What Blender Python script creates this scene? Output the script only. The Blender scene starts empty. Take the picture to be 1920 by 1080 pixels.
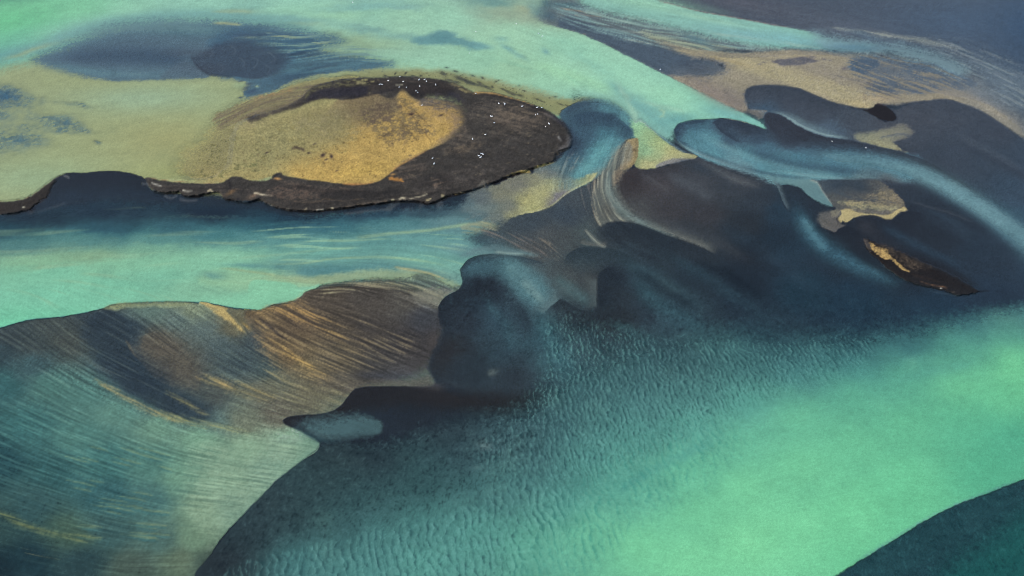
import math, random
import numpy as np

# ---------------------------------------------------------------------------
# The place: a braided glacial river delta of black sand, seen from the air.
# Every outline below was traced as a map and is laid out on the ground plane.
# Camera station used for the survey: 220 m up, looking 38 degrees down.
# ---------------------------------------------------------------------------
CAM_H = 220.0
PITCH = math.radians(38.0)
FOC = 1663.0

def ground(px, py, z=0.0):
    """survey coordinates (px, py) -> metres on the plane at height z"""
    px = np.asarray(px, float); py = np.asarray(py, float)
    dx = (px - 960.0) / FOC
    dy = (py - 540.0) / FOC
    cy = math.cos(PITCH) - dy * math.sin(PITCH)
    cz = -math.sin(PITCH) - dy * math.cos(PITCH)
    t = (CAM_H - z) / (-cz)
    return dx * t, cy * t

STEP = 1.6
X0, X1, Y0, Y1 = -230.0, 2150.0, -130.0, 1210.0
xs = np.arange(X0, X1 + 0.1, STEP)
ys = np.arange(Y0, Y1 + 0.1, STEP)
NX, NY = len(xs), len(ys)
PX, PY = np.meshgrid(xs, ys)
PX = PX.astype(np.float32); PY = PY.astype(np.float32)
WX, WY = ground(PX, PY)
WX = WX.astype(np.float32); WY = WY.astype(np.float32)

# ------------------------------------------------------------------ noise ---
def vnoise(x, y, seed):
    r = np.random.RandomState(seed).rand(256, 256).astype(np.float32)
    xi = np.floor(x); yi = np.floor(y)
    fx = x - xi; fy = y - yi
    fx = fx * fx * (3 - 2 * fx); fy = fy * fy * (3 - 2 * fy)
    a = xi.astype(np.int32) & 255; b = yi.astype(np.int32) & 255
    a1 = (a + 1) & 255; b1 = (b + 1) & 255
    return ((r[b, a] * (1 - fx) + r[b, a1] * fx) * (1 - fy) + (r[b1, a] * (1 - fx) + r[b1, a1] * fx) * fy) * 2 - 1

def fbm(x, y, seed, octs=4, gain=0.5):
    s = 0; a = 1.0; n = 0.0
    for o in range(octs):
        s = s + a * vnoise(x * 2 ** o + 17.3 * o, y * 2 ** o + 5.1 * o, seed + o)
        n += a * a; a *= gain
    return (s / math.sqrt(n)).astype(np.float32)

def sstep(a, b, x):
    t = np.clip((x - a) / (b - a), 0, 1)
    return t * t * (3 - 2 * t)

N_BIG = fbm(WX / 26, WY / 26, 11)
N_MID = fbm(WX / 7, WY / 7, 21)
N_MID2 = fbm(WX / 7 + 90, WY / 7 + 40, 31)
N_SML = fbm(WX / 2.0, WY / 2.0, 41, 3)
N_SML2 = fbm(WX / 2.0 + 50, WY / 2.0, 51, 3)
N_FIN = fbm(WX / 0.75, WY / 0.75, 61, 2)

# ------------------------------------------------------- currents / streaks ---
FLOW = [(-150,640,1,.5),(100,620,1,.8),(300,600,1,.85),(450,620,1,.85),(100,700,1,.6),(300,760,1,.5),(200,830,1,.38),
 (50,800,1,.45),(400,820,1,.25),(500,850,1,.12),(100,960,1,.33),(250,960,1,.25),(380,940,1,.1),(100,1040,1,.2),(300,1050,1,-.05),(-150,900,1,.45),(-150,1100,1,.2),
 (560,600,1,.6),(520,680,1,.6),(620,590,1,.45),(700,560,1,.4),(700,640,1,.48),(620,700,1,.42),(780,600,1,.45),(560,740,1,.35),
 (620,540,1,-.12),(700,525,1,.05),(780,528,1,.3),(840,520,1,.5),(500,500,1,-.08),(650,490,1,-.02),(780,485,1,.1),(850,490,1,.25),
 (300,500,1,-.1),(100,470,1,-.12),(-150,500,1,-.15),(200,410,1,-.06),(500,430,1,-.1),(700,435,1,-.1),(850,425,1,-.08),(900,420,1,.15),(930,445,1,.5),(960,460,1,.55),
 (1000,430,1,.4),(1050,470,1,.8),(1080,430,.8,1),(1110,460,1,.9),(1040,300,-.5,1),(1080,290,-.6,1),(1130,280,-.5,1),(1170,270,-.35,1),(1125,330,-.1,1),(1115,380,.2,1),(1140,390,.5,1),
 (1170,410,1,.7),(1230,440,1,.5),(1300,300,1,.6),(1350,310,1,.5),(1420,330,1,.4),(1300,400,1,.6),(1500,300,1,.25),(1600,320,1,.2),(1700,330,1,.45),(1820,400,1,.6),(1450,280,1,.5),
 (1150,60,1,.22),(1250,60,1,.12),(1400,80,1,.12),(1560,85,1,.12),(1700,90,1,.15),(1800,160,1,.45),(1880,260,1,.65),(1650,130,1,.35),(1500,150,1,.3),(1200,110,1,.4),(1000,80,1,.3),(1150,150,1,.55),(1300,190,1,.5),
 (750,60,1,.08),(560,40,1,.05),(400,40,1,-.02),(200,60,1,-.15),(0,60,1,-.3),(200,120,1,-.05),(600,110,1,-.15),(900,110,1,.25),(100,250,1,.1),(300,280,1,-.2),(450,220,1,-.5),
 (600,300,1,-.3),(800,340,1,-.25),(950,300,1,-.2),(900,220,1,.2),(1000,240,1,.35),(700,370,1,-.08),(400,350,1,.05),
 (1600,400,1,.5),(1700,480,1,.55),(1500,450,.5,1),(1100,600,.6,1),(1000,560,.8,1),(1300,600,1,.4),(1000,900,1,-.4),(1500,850,1,-.35),(1800,700,1,-.3)]
FS = 4.0
fxs = np.arange(X0, X1 + FS, FS, dtype=np.float32); fys = np.arange(Y0, Y1 + FS, FS, dtype=np.float32)
FX, FY = np.meshgrid(fxs, fys)
fu = np.zeros_like(FX); fv = np.zeros_like(FX); fw = np.zeros_like(FX)
for (a, b, u, v) in FLOW:
    l = math.hypot(u, v)
    w = 1.0 / ((FX - a) ** 2 + (FY - b) ** 2 + 300.0) ** 1.6
    fu += w * u / l; fv += w * v / l; fw += w
fl = np.hypot(fu, fv) + 1e-9
fu /= fl; fv /= fl

def samp(grid, gx0, gy0, gs, x, y):
    h, w = grid.shape
    u = np.clip((x - gx0) / gs, 0, w - 1.001); v = np.clip((y - gy0) / gs, 0, h - 1.001)
    i = u.astype(np.int32); j = v.astype(np.int32)
    fx = (u - i).astype(np.float32); fy = (v - j).astype(np.float32)
    g = grid.ravel(); k = j * w + i
    return (g[k] * (1 - fx) + g[k + 1] * fx) * (1 - fy) + (g[k + w] * (1 - fx) + g[k + w + 1] * fx) * fy

def streaks(length, scale, seed):
    """noise smeared along the currents (drift lines of silt and algae)"""
    S2 = 1.6
    gx = np.arange(X0, X1 + S2, S2, dtype=np.float32); gy = np.arange(Y0, Y1 + S2, S2, dtype=np.float32)
    GX, GY = np.meshgrid(gx, gy)
    rs = np.random.RandomState(seed)
    src = rs.rand(512, 512).astype(np.float32)
    def noise(x, y):
        x = x / scale; y = y / scale
        xi = np.floor(x); yi = np.floor(y); fx = x - xi; fy = y - yi
        a = xi.astype(np.int32) & 511; b = yi.astype(np.int32) & 511
        a1 = (a + 1) & 511; b1 = (b + 1) & 511
        return (src[b, a] * (1 - fx) + src[b, a1] * fx) * (1 - fy) + (src[b1, a] * (1 - fx) + src[b1, a1] * fx) * fy
    acc = noise(GX, GY); st = 2.4; n = max(3, int(length / st))
    for sgn in (1, -1):
        x = GX.copy(); y = GY.copy()
        for k in range(n):
            u = samp(fu, X0, Y0, FS, x, y); v = samp(fv, X0, Y0, FS, x, y)
            x += sgn * st * u; y += sgn * st * v
            acc += noise(x, y) * (1 - k / n)
    # keep only the fine combing: take out anything broader than a few ribs
    rad = int(max(3, 2.6 * scale / S2 + 2)); k = 2 * rad + 1
    bl = acc
    for ax in (0, 1):
        cs = np.cumsum(np.pad(bl, [(rad + 1, rad) if a == ax else (0, 0) for a in (0, 1)], mode='edge'), axis=ax, dtype=np.float64)
        bl = ((cs[k:] - cs[:-k]) if ax == 0 else (cs[:, k:] - cs[:, :-k])).astype(np.float32) / k
    acc = acc - .6 * bl
    acc[1:-1, 1:-1] = .4 * acc[1:-1, 1:-1] + .15 * (acc[:-2, 1:-1] + acc[2:, 1:-1] + acc[1:-1, :-2] + acc[1:-1, 2:])
    acc -= acc.mean(); acc /= acc.std()
    return samp(acc, X0, Y0, S2, PX, PY)

L_FIN = streaks(36, 1.5, 1)
L_MID = streaks(64, 2.5, 2)
L_BIG = streaks(120, 7.0, 3)


# only some reaches are combed by the current
STRK = np.zeros_like(PX)
for (x, y, rx, ry, o) in [(200,780,420,260,1),(480,690,200,130,1),(650,630,220,120,1),(1280,60,330,60,.8),(1740,150,170,80,.8),(1130,360,110,130,1),(700,475,330,60,.7),(1010,450,110,60,1),(900,235,160,60,.4),(520,190,120,50,.6),(600,95,150,45,.8)]:
    STRK = np.maximum(STRK, o * np.exp(-(((PX - x) / rx) ** 2 + ((PY - y) / ry) ** 2) ** 1.5))
PATCH = .45 + .75 * sstep(-.7, .8, fbm(WX / 22 + 7, WY / 13, 131, 3))
L_FIN = L_FIN * PATCH; L_MID = L_MID * PATCH
LS = (np.clip(.8 * L_FIN + .5 * L_MID, -2.2, 2.2) * STRK).astype(np.float32)
EDGE = (.17 * N_FIN + .07 * N_SML + .05 * N_MID + .085 * LS).astype(np.float32)
def mottle(pts, soft, amp, field):
    """patchy wear: lighter and darker sand, silt and turf inside an outline"""
    r = fields(pts, True, soft, max([p[2] for p in pts if len(p) > 2] + [soft]), 0)
    if r is None: return
    sl, d, w = r
    f = 1 + amp * sstep(0, 1, .5 + d / np.maximum(w, .8)) * np.clip(field[sl], -2.4, 2.4)
    Bc[sl] *= f[..., None]; Sc[sl] *= f[..., None]

# --------------------------------------------------------------- map layers ---
Bc = np.zeros((NY, NX, 3), np.float32)      # river bed / land colour (display values)
Sc = np.zeros((NY, NX, 3), np.float32)      # colour of the silt carried by the water
Al = np.zeros((NY, NX), np.float32)         # how much the silt hides the bed
Sc[:] = (118, 180, 165)

def curve(pts, closed, d=9.0):
    """smooth curve through the points; a point with a 4th value 1 is a corner"""
    P = np.array([(p[0], p[1], p[2]) for p in pts], float)
    n = len(P); out = []
    m = n if closed else n - 1
    for i in range(m):
        p1 = P[i]; p2 = P[(i + 1) % n]
        p0 = P[i - 1] if (closed or i > 0) else p1
        p3 = P[(i + 2) % n] if (closed or i + 2 < n) else p2
        l = math.hypot(*(p2 - p1)[:2])
        l0 = math.hypot(*(p1 - p0)[:2]) + 1e-6; l3 = math.hypot(*(p3 - p2)[:2]) + 1e-6
        t1 = (p2 - p0) / (l + l0) * l; t2 = (p3 - p1) / (l + l3) * l
        k = max(1, min(14, int(l / d)))
        for j in range(k):
            t = j / k
            h00 = 2*t**3 - 3*t*t + 1; h10 = t**3 - 2*t*t + t; h01 = -2*t**3 + 3*t*t; h11 = t**3 - t*t
            q = h00 * p1 + h10 * t1 + h01 * p2 + h11 * t2
            q[2] = p1[2] * (1 - t) + p2[2] * t
            out.append(q)
    if not closed: out.append(P[-1])
    return np.array(out, np.float32)

def dist_field(C, closed, gx, gy):
    """signed distance (inside +) and blended third value of a curve"""
    n = len(C); m = n if closed else n - 1
    best = np.full(gx.shape, 1e12, np.float32)
    ins = np.zeros(gx.shape, bool)
    ws = np.zeros(gx.shape, np.float32); wv = np.zeros(gx.shape, np.float32); wt = np.zeros(gx.shape, np.float32)
    seg = np.hypot(np.diff(C[:, 0]), np.diff(C[:, 1])); arc = np.concatenate([[0], np.cumsum(seg)]); arc /= arc[-1] + 1e-6
    for i in range(m):
        x1, y1, a = C[i]; x2, y2, b = C[(i + 1) % n]
        ex, ey = x2 - x1, y2 - y1
        L = ex * ex + ey * ey + 1e-9
        qx = gx - x1; qy = gy - y1
        t = np.clip((qx * ex + qy * ey) / L, 0, 1)
        d2 = (qx - t * ex) ** 2 + (qy - t * ey) ** 2
        np.minimum(best, d2, out=best)
        w = 1.0 / (d2 + 4.0) ** 2
        w *= math.sqrt(L)
        ws += w; wv += w * (a + (b - a) * t)
        if not closed: wt += w * (arc[i] + (arc[i + 1] - arc[i]) * t)
        if closed and y1 != y2:
            cr = (y1 > gy) != (y2 > gy)
            ins ^= cr & (gx < (ex * (gy - y1) / (y2 - y1) + x1))
    d = np.sqrt(best)
    if closed: d = np.where(ins, d, -d)
    return d, wv / ws, wt / ws

def fields(pts, closed, deflt, pad, warp):
    pts = [tuple(p) + (deflt,) * (3 - len(p)) for p in pts]
    C = curve(pts, closed)
    pad = pad + 6 + abs(warp or 0) * 2.5
    x0 = max(X0, C[:, 0].min() - pad); x1 = min(X1, C[:, 0].max() + pad)
    y0 = max(Y0, C[:, 1].min() - pad); y1 = min(Y1, C[:, 1].max() + pad)
    if x1 <= x0 or y1 <= y0: return None
    i0 = int((x0 - X0) / STEP); i1 = int((x1 - X0) / STEP) + 1
    j0 = int((y0 - Y0) / STEP); j1 = int((y1 - Y0) / STEP) + 1
    sl = (slice(j0, j1 + 1), slice(i0, i1 + 1))
    c = 3.0 if (x1 - x0) * (y1 - y0) < 60000 else 6.0
    gx, gy = np.meshgrid(np.arange(x0 - c, x1 + 2 * c, c, dtype=np.float32), np.arange(y0 - c, y1 + 2 * c, c, dtype=np.float32))
    d, w, t = dist_field(C, closed, gx, gy)
    sx = PX[sl]; sy = PY[sl]
    if warp:
        sx = sx + warp * (N_MID[sl] + 0.35 * N_SML[sl]); sy = sy + 0.6 * warp * (N_MID2[sl] + 0.35 * N_SML2[sl])
    r = sl, samp(d, x0 - c, y0 - c, c, sx, sy), samp(w, x0 - c, y0 - c, c, sx, sy)
    return r if closed else r + (samp(t, x0 - c, y0 - c, c, sx, sy),)

def put(kind, sl, m, col):
    col = np.asarray(col, np.float32)
    m3 = m[..., None]
    if kind == 'W':                       # silt in the water, over what is there
        a = Al[sl]; an = m + a * (1 - m)
        k = (m / np.maximum(an, 1e-4))[..., None]
        Sc[sl] = Sc[sl] * (1 - k) + col * k
        Al[sl] = an
    elif kind == 'T':                     # tint only the silt
        Sc[sl] = Sc[sl] * (1 - m3) + col * m3
    else:
        k = m / np.maximum(1 - Al[sl] * (1 - m), 1e-4) if kind == 'D' else m
        k = np.clip(k, 0, 1)[..., None]
        Bc[sl] = Bc[sl] * (1 - k) + col * k
        if kind == 'D':                   # bare, clear: the bed itself shows
            Al[sl] *= (1 - m)

def texmask(m, sl, tex):
    """tex = (field, lo, hi[, floor]): keep the layer only where the field is high"""
    if tex is None: return m
    f = tex[0][sl]
    t = sstep(tex[1], tex[2], f)
    fl_ = tex[3] if len(tex) > 3 else 0.0
    return m * (fl_ + (1 - fl_) * t)

def poly(kind, col, pts, soft=4.0, op=1.0, warp=0, tex=None):
    mx = max([p[2] for p in pts if len(p) > 2] + [soft])
    r = fields(pts, True, soft, mx, warp)
    if r is None: return
    sl, d, w = r
    # soft boundaries are stippled and drawn out along the current, like drifting sand
    e = sstep(3, 16, w) * np.minimum(1, 34.0 / np.maximum(w, 1)) * EDGE[sl]
    m = sstep(0, 1, 0.5 + (d + .9 * N_SML[sl] + .7 * N_FIN[sl]) / np.maximum(w, 0.8) + e) * op
    put(kind, sl, texmask(m, sl, tex), col)

def stroke(kind, col, pts, op=1.0, warp=0, tex=None, p=1.0, taper=.26):
    mx = max(q[2] for q in pts)
    if mx < 3:                                    # fine drift lines and rims
        pts = [(q[0], q[1], q[2] * 1.45) for q in pts]; taper = min(taper, .1)
    r = fields(pts, False, 4.0, mx * 2.2, warp)
    if r is None: return
    sl, d, w, t = r
    m = np.exp(-1.6 * np.abs(d / np.maximum(w, 0.5)) ** (2 * p)) * op
    m = m * sstep(0, taper, t) * sstep(0, taper, 1 - t)
    m = m * np.clip(1 + sstep(3, 10, w) * np.minimum(1, 24.0 / np.maximum(w, 1)) * EDGE[sl] * 1.4, 0, 1.6); m = np.minimum(m, .98)
    put(kind, sl, texmask(m, sl, tex), col)

def blob(kind, col, x, y, rx, ry, op=1.0, ang=0.0, warp=0, tex=None):
    R = max(rx, ry) * 1.9 + 4
    i0 = max(0, int((x - R - X0) / STEP)); i1 = min(NX, int((x + R - X0) / STEP) + 2)
    j0 = max(0, int((y - R - Y0) / STEP)); j1 = min(NY, int((y + R - Y0) / STEP) + 2)
    if i1 <= i0 or j1 <= j0: return
    sl = (slice(j0, j1), slice(i0, i1))
    gx = PX[sl] - x; gy = PY[sl] - y
    if warp:
        gx = gx + warp * (N_MID[sl] + .35 * N_SML[sl]); gy = gy + .6 * warp * (N_MID2[sl] + .35 * N_SML2[sl])
    c, s = math.cos(math.radians(ang)), math.sin(math.radians(ang))
    q = ((gx * c + gy * s) / rx) ** 2 + ((-gx * s + gy * c) / ry) ** 2
    m = np.exp(-1.3 * q) * op * sstep(3.4, 2.2, q)
    if min(rx, ry) > 5: m = np.minimum(m * np.clip(1 + EDGE[sl] * (1.2 if min(rx, ry) < 24 else .5), 0, 1.6), .98)
    put(kind, sl, texmask(m, sl, tex), col)

def field(kind, cps, pts, soft=20.0, op=1.0, warp=0, tex=None, s=34.0, kx=1.0, ky=1.35):
    """colour drifting smoothly between sampled spots (x, y, r, g, b) inside an outline"""
    mx = max([p[2] for p in pts if len(p) > 2] + [soft])
    r = fields(pts, True, soft, mx, warp)
    if r is None: return
    sl, d, w = r
    e = sstep(3, 16, w) * np.minimum(1, 34.0 / np.maximum(w, 1)) * EDGE[sl]
    m = sstep(0, 1, 0.5 + (d + .9 * N_SML[sl] + .7 * N_FIN[sl]) / np.maximum(w, 0.8) + e) * op
    px, py = PX[sl], PY[sl]
    x0, y0 = float(px.min()), float(py.min()); c = 10.0
    gx, gy = np.meshgrid(np.arange(x0 - c, px.max() + 2 * c, c, dtype=np.float32), np.arange(y0 - c, py.max() + 2 * c, c, dtype=np.float32))
    acc = np.zeros(gx.shape + (3,), np.float32); ws = np.zeros_like(gx)
    for (x, y, cr, cg, cb) in cps:
        k = 1.0 / (((kx * (gx - x)) ** 2 + (ky * (gy - y)) ** 2) + s * s) ** 1.9
        acc += k[..., None] * np.array((cr, cg, cb), np.float32); ws += k
    acc /= ws[..., None]
    jx = px + 5 * N_MID[sl] + 3 * N_SML[sl]; jy = py + 4 * N_MID2[sl] + 2 * N_SML2[sl]
    col = np.stack([samp(acc[..., k].copy(), x0 - c, y0 - c, c, jx, jy) for k in range(3)], -1)
    put(kind, sl, texmask(m, sl, tex), col)

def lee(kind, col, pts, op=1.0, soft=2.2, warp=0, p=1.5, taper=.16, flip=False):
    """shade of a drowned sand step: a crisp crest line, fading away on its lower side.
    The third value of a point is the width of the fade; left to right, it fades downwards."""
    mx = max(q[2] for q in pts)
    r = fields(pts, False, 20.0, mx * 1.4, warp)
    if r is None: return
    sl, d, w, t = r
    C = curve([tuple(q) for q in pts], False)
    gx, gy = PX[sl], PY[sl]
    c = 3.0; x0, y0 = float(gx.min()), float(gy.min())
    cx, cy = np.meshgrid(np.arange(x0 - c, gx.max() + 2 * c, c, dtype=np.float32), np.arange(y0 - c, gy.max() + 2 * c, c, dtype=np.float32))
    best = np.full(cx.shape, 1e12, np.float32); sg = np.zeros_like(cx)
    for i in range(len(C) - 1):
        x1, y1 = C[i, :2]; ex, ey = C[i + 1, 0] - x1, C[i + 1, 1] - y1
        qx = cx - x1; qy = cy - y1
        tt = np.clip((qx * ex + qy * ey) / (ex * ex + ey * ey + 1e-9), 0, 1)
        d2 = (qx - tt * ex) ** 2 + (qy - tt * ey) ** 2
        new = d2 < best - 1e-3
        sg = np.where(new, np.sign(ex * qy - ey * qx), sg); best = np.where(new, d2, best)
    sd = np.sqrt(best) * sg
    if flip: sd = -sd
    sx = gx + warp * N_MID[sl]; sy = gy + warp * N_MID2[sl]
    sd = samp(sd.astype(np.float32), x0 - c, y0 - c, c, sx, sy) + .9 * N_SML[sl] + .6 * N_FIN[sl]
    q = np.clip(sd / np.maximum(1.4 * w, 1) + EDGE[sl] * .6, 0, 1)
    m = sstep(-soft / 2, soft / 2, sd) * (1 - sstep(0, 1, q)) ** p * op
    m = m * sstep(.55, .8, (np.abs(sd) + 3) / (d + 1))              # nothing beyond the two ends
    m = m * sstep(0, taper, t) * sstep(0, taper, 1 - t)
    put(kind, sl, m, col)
# ============================================================ the delta map ==
Bc[:] = (45, 54, 67)

# ---- upper left: algae-green shallows behind the island
poly('W', (156,165,118), [(-400,-300),(1090,-300),(1060,100),(1075,190),(1000,250),(700,365),(300,352),(160,336),(0,390),(-400,410)], 24)
blob('W', (150,178,146), 270,185, 150,34, .85)
blob('W', (146,172,135), 60,335, 140,40, .7)
blob('W', (163,160,106), 330,265, 130,55, .8)
blob('W', (152,160,112), 150,150, 150,22, .6)
blob('W', (158,160,100), 330,325, 110,24, .6)
# milky main river along the top
poly('W', (148,211,181), [(-400,-300),(1300,-300),(1130,-20,30),(1020,-6,30),(985,12,34),(1000,30,16),(1015,42,7),(1040,50,6),(1060,53,5),(1100,66,4),(1150,90,4),(1200,115,4),(1250,140,4),(1300,165,5),(1350,190,5),(1390,210,5),(1432,235,4),(1444,247,4),
  (1400,232,8),(1345,224,8),(1290,228,8),(1264,246,10),(1250,272,30),(1190,265,30),(1180,228,24),(1150,200,30),(1100,186,26),(1060,176,34),(980,158,44),(900,143,44),(800,132,40),(720,122,40),(640,98,40),(560,66,30),(480,40,26),(420,26,20),(300,28,26),(200,42,34),(130,66,34),(60,88,44),(0,102,50),(-400,150,60)])
MILK = [(0,30,112,204,146),(60,10,118,200,150),(-150,60,104,190,150),(150,20,134,208,166),(250,20,146,208,178),(100,60,124,196,166),(30,70,106,184,160),(180,45,132,192,172),(300,30,138,196,176),(400,15,146,206,182),(450,30,124,178,168),(560,10,148,208,184),(620,30,148,202,176),(700,15,134,190,176),(760,30,154,206,178),(850,30,152,208,180),(900,15,142,184,164),(950,25,150,180,154),(990,35,160,190,160),(650,90,142,176,146),(740,110,146,192,166),(820,120,150,200,172),(900,110,146,200,170),(960,60,156,208,176),(960,130,150,198,164),(1050,90,150,206,176),(1050,140,148,204,172),(1100,110,152,208,178),(1150,150,146,206,178),(1200,160,142,202,178),(1250,180,142,208,178),(1150,190,132,186,170),(1300,210,134,202,178),(1350,210,120,186,176),(1400,225,124,192,180),(1230,220,124,186,174),(1220,250,120,172,166),(1260,230,104,164,164),(1180,220,130,178,166)]
field('T', MILK, [(-400,-300),(1500,-300),(1500,300),(1100,300),(900,150),(600,100),(300,60),(60,110),(-400,200)], 40, 1.0, 0, None, 18, .6, 1.4)
blob('W', (104,204,144), -30,42, 170,46, .95, -8)
blob('W', (116,202,152), 80,-8, 150,30, .8)
blob('W', (62,140,108), -10,-12, 75,18, .8)
blob('W', (122,182,167), 110,80, 110,22, .8, -14)
blob('W', (92,160,158), 10,104, 70,16, .8, -12)
blob('W', (112,160,160), 60,92, 60,10, .6, -12)
blob('W', (140,200,178), 260,40, 160,14, .6, -6)
stroke('W', (156,172,128), [(-10,116,6),(40,101,6),(80,87,5),(120,76,4),(165,66,3)], .7, 3)
blob('W', (150,205,168), 620,25, 150,16, .6)
blob('W', (168,190,150), 445,22, 40,5, .6)
# cloud-like silt variation in the main river
blob('W', (115,168,168), 545,36, 85,9, .75, 4, 5)
blob('W', (150,172,140), 560,46, 45,6, .6, 0, 4)
blob('W', (124,182,178), 670,14, 90,8, .7, -4, 6)
blob('W', (112,160,165), 762,12, 40,7, .5, 0, 6)
blob('W', (148,180,144), 655,80, 110,11, .8, 2, 6)
blob('W', (112,162,160), 690,56, 52,8, .75, 8, 6)
blob('W', (118,168,164), 760,70, 50,7, .7, 4, 6)
poly('W', (92,146,156), [(768,78),(800,66),(822,57),(838,57),(858,68),(890,78),(914,88),(890,92),(850,84),(810,84)], 10, .85, 4)
blob('W', (84,136,150), 832,72, 26,9, .5)
blob('W', (112,170,168), 905,88, 16,5, .6)
blob('W', (104,160,166), 905,86, 22,6, .5, 10)
blob('W', (104,162,168), 950,90, 16,5, .7, 30, 3)
blob('W', (120,175,170), 972,104, 24,5, .6, 30, 3)
blob('W', (112,168,170), 1022,97, 10,6, .8, 40, 3)
blob('W', (120,176,172), 940,74, 18,5, .6, 10, 3)
blob('W', (104,152,150), 925,4, 60,11, .9, 4, 6)
blob('W', (150,170,146), 950,26, 60,13, .85, 5, 6)
blob('W', (172,176,138), 990,24, 30,12, .85, 30, 5)
stroke('W', (158,216,170), [(980,112,10),(1060,140,14),(1120,160,14),(1160,190,8)], .5, 4)
blob('W', (156,218,184), 1240,175, 110,24, .6, 27)
blob('W', (140,204,178), 1080,90, 120,20, .5, 22)
blob('W', (128,190,172), 1110,120, 60,9, .5, 25, 6)
blob('W', (130,196,168), 1020,135, 90,8, .5, 15, 6, (L_BIG,-.2,1.2))
blob('W', (108,168,165), 1160,166, 22,9, .8, 35, 3)
blob('W', (116,176,172), 1210,200, 52,14, .75, 28, 4)
blob('W', (122,184,176), 1245,228, 44,16, .7, 20)
blob('W', (96,160,164), 1275,222, 40,10, .6, -10)
blob('W', (112,176,178), 1370,216, 60,9, .6, 14)
stroke('W', (168,196,160), [(1230,203,3),(1246,209,3),(1244,217,3),(1232,221,2)], .6, 2)
# fringe of algae and weed north of the island
poly('W', (146,150,110), [(690,136),(760,132),(860,136),(930,150),(1000,168),(1060,184),(1110,188),(1085,196),(1062,212),(1030,214),(960,190),(880,165),(800,152),(690,152)], 16, .95, 4)
poly('W', (142,142,98), [(640,142),(720,134),(820,136),(900,148),(960,166),(1020,185),(1070,190),(1062,212),(1020,214),(940,188),(860,162),(760,150),(640,152)], 10, .8, 4)
poly('B', (66,66,62), [(690,136),(760,132),(860,136),(930,150),(1000,168),(1060,184),(1062,212),(1030,214),(960,190),(880,165),(800,152),(690,152)], 16)
for (x, y, rx, ry, a) in [(722,142,5,2,20),(740,138,4,2,-50),(760,137,5,2,-40),(775,142,6,2,10),(790,142,4,2,0),(832,138,7,4,30),(838,127,5,2,0),(853,134,6,2,10),(860,146,12,5,20),(872,150,14,4,20),(885,141,6,2,20),(900,155,8,3,25),(905,146,6,2,25),(924,163,5,2,20),(930,153,4,1.6,-10),(945,168,8,2.6,25),(952,172,5,2,20),(962,176,10,3,20),(975,179,8,2.5,25),(972,160,3,1.2,20),(1006,186,6,1.6,15),(1016,190,8,1.5,20),(1030,184,3,1.2,20),(1040,181,4,1.5,0),(1052,197,8,1.5,20),(1066,200,9,1.6,25),(985,170,5,1.5,15),(935,150,3,1.3,15),(842,150,9,3,20),(855,154,10,3,10)]:
    blob('D', (62,64,66), x, y, rx, ry, .85, a, 2)
poly('D', (84,86,62), [(690,138),(760,134),(860,138),(930,152),(1000,172),(1050,190),(1050,206),(960,186),(880,160),(800,150),(690,150)], 8, .75, 3, (N_FIN + .5*N_SML, .5, 1.3))
# dark weed-covered bed upper left
stroke('W', (112,166,164), [(60,92,14),(130,66,18),(220,42,16),(320,30,14),(430,30,14),(520,46,14),(620,66,14)], .9, taper=.1)
poly('D', (78,102,122), [(58,113,16),(78,102,20),(112,88,26),(150,72,32),(200,54,34),(250,44,30),(320,40,24),(400,40,20),(480,44,20),(560,58,26),(600,80,30),(500,140,10),(420,142,6),(395,143,5),(380,147,5),(340,147,6),(280,150,6),(220,151,7),(170,146,12),(130,136,20),(90,124,18)], op=.94, warp=3)
stroke('D', (58,76,98), [(85,112,10),(150,106,18),(240,104,26),(330,110,24),(390,112,16)], .75)
blob('W', (88,124,136), 360,56, 110,14, .6, 2)
blob('W', (92,128,140), 150,132, 80,9, .55, 8)
blob('W', (96,130,145), 260,140, 110,9, .5, 2)
poly('D', (66,98,122), [(400,72,24),(470,54,20),(540,62,20),(620,66,24),(650,78,20),(600,90,16),(640,100,16),(720,112,14),(745,120,16),(700,130,8),(640,135,6),(590,142,6),(555,150,6),(520,166,6),(490,180,6),(462,184,6),(456,172,6),(470,160,6),(452,150,8),(400,140,12)], op=.92, warp=4)
blob('D', (52,74,98), 560,140, 60,13, .6, -12)
blob('D', (66,76,96), 480,66, 50,9, .6, 0, 5)
blob('W', (90,120,130), 520,80, 80,8, .7, 4, 6, (L_FIN,-.2,1))
blob('W', (120,150,140), 600,100, 90,14, .6, 4, 7, (L_FIN,-.6,1.6))
poly('W', (136,166,148), [(470,56),(560,60),(650,76),(720,104),(740,118),(640,112),(560,104),(480,84)], 16, .65, 4, (LS + .4*N_SML, -.3, 1.6))
poly('W', (88,128,142), [(480,60),(620,70),(740,118),(680,128),(560,140),(480,120)], 20, .5, 4, (LS + .4*N_SML, -.8, 1.2))
poly('D', (46,62,82), [(460,80),(560,90),(600,110),(520,120),(460,110)], 14, .55, 4, (-LS + .4*N_SML, -.4, 1.4))
blob('W', (150,165,130), 580,78, 70,6, .8, 3, 6, (L_FIN,-.3,.9))
blob('W', (155,165,125), 520,68, 60,6, .6, -4, 6, (L_FIN,0,1))
stroke('W', (104,140,148), [(120,78,8),(190,60,12),(270,52,14),(350,50,14),(430,56,10)], .5, 3)
stroke('W', (92,116,132), [(200,128,8),(280,130,10),(350,128,8)], .35, 3)
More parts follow.
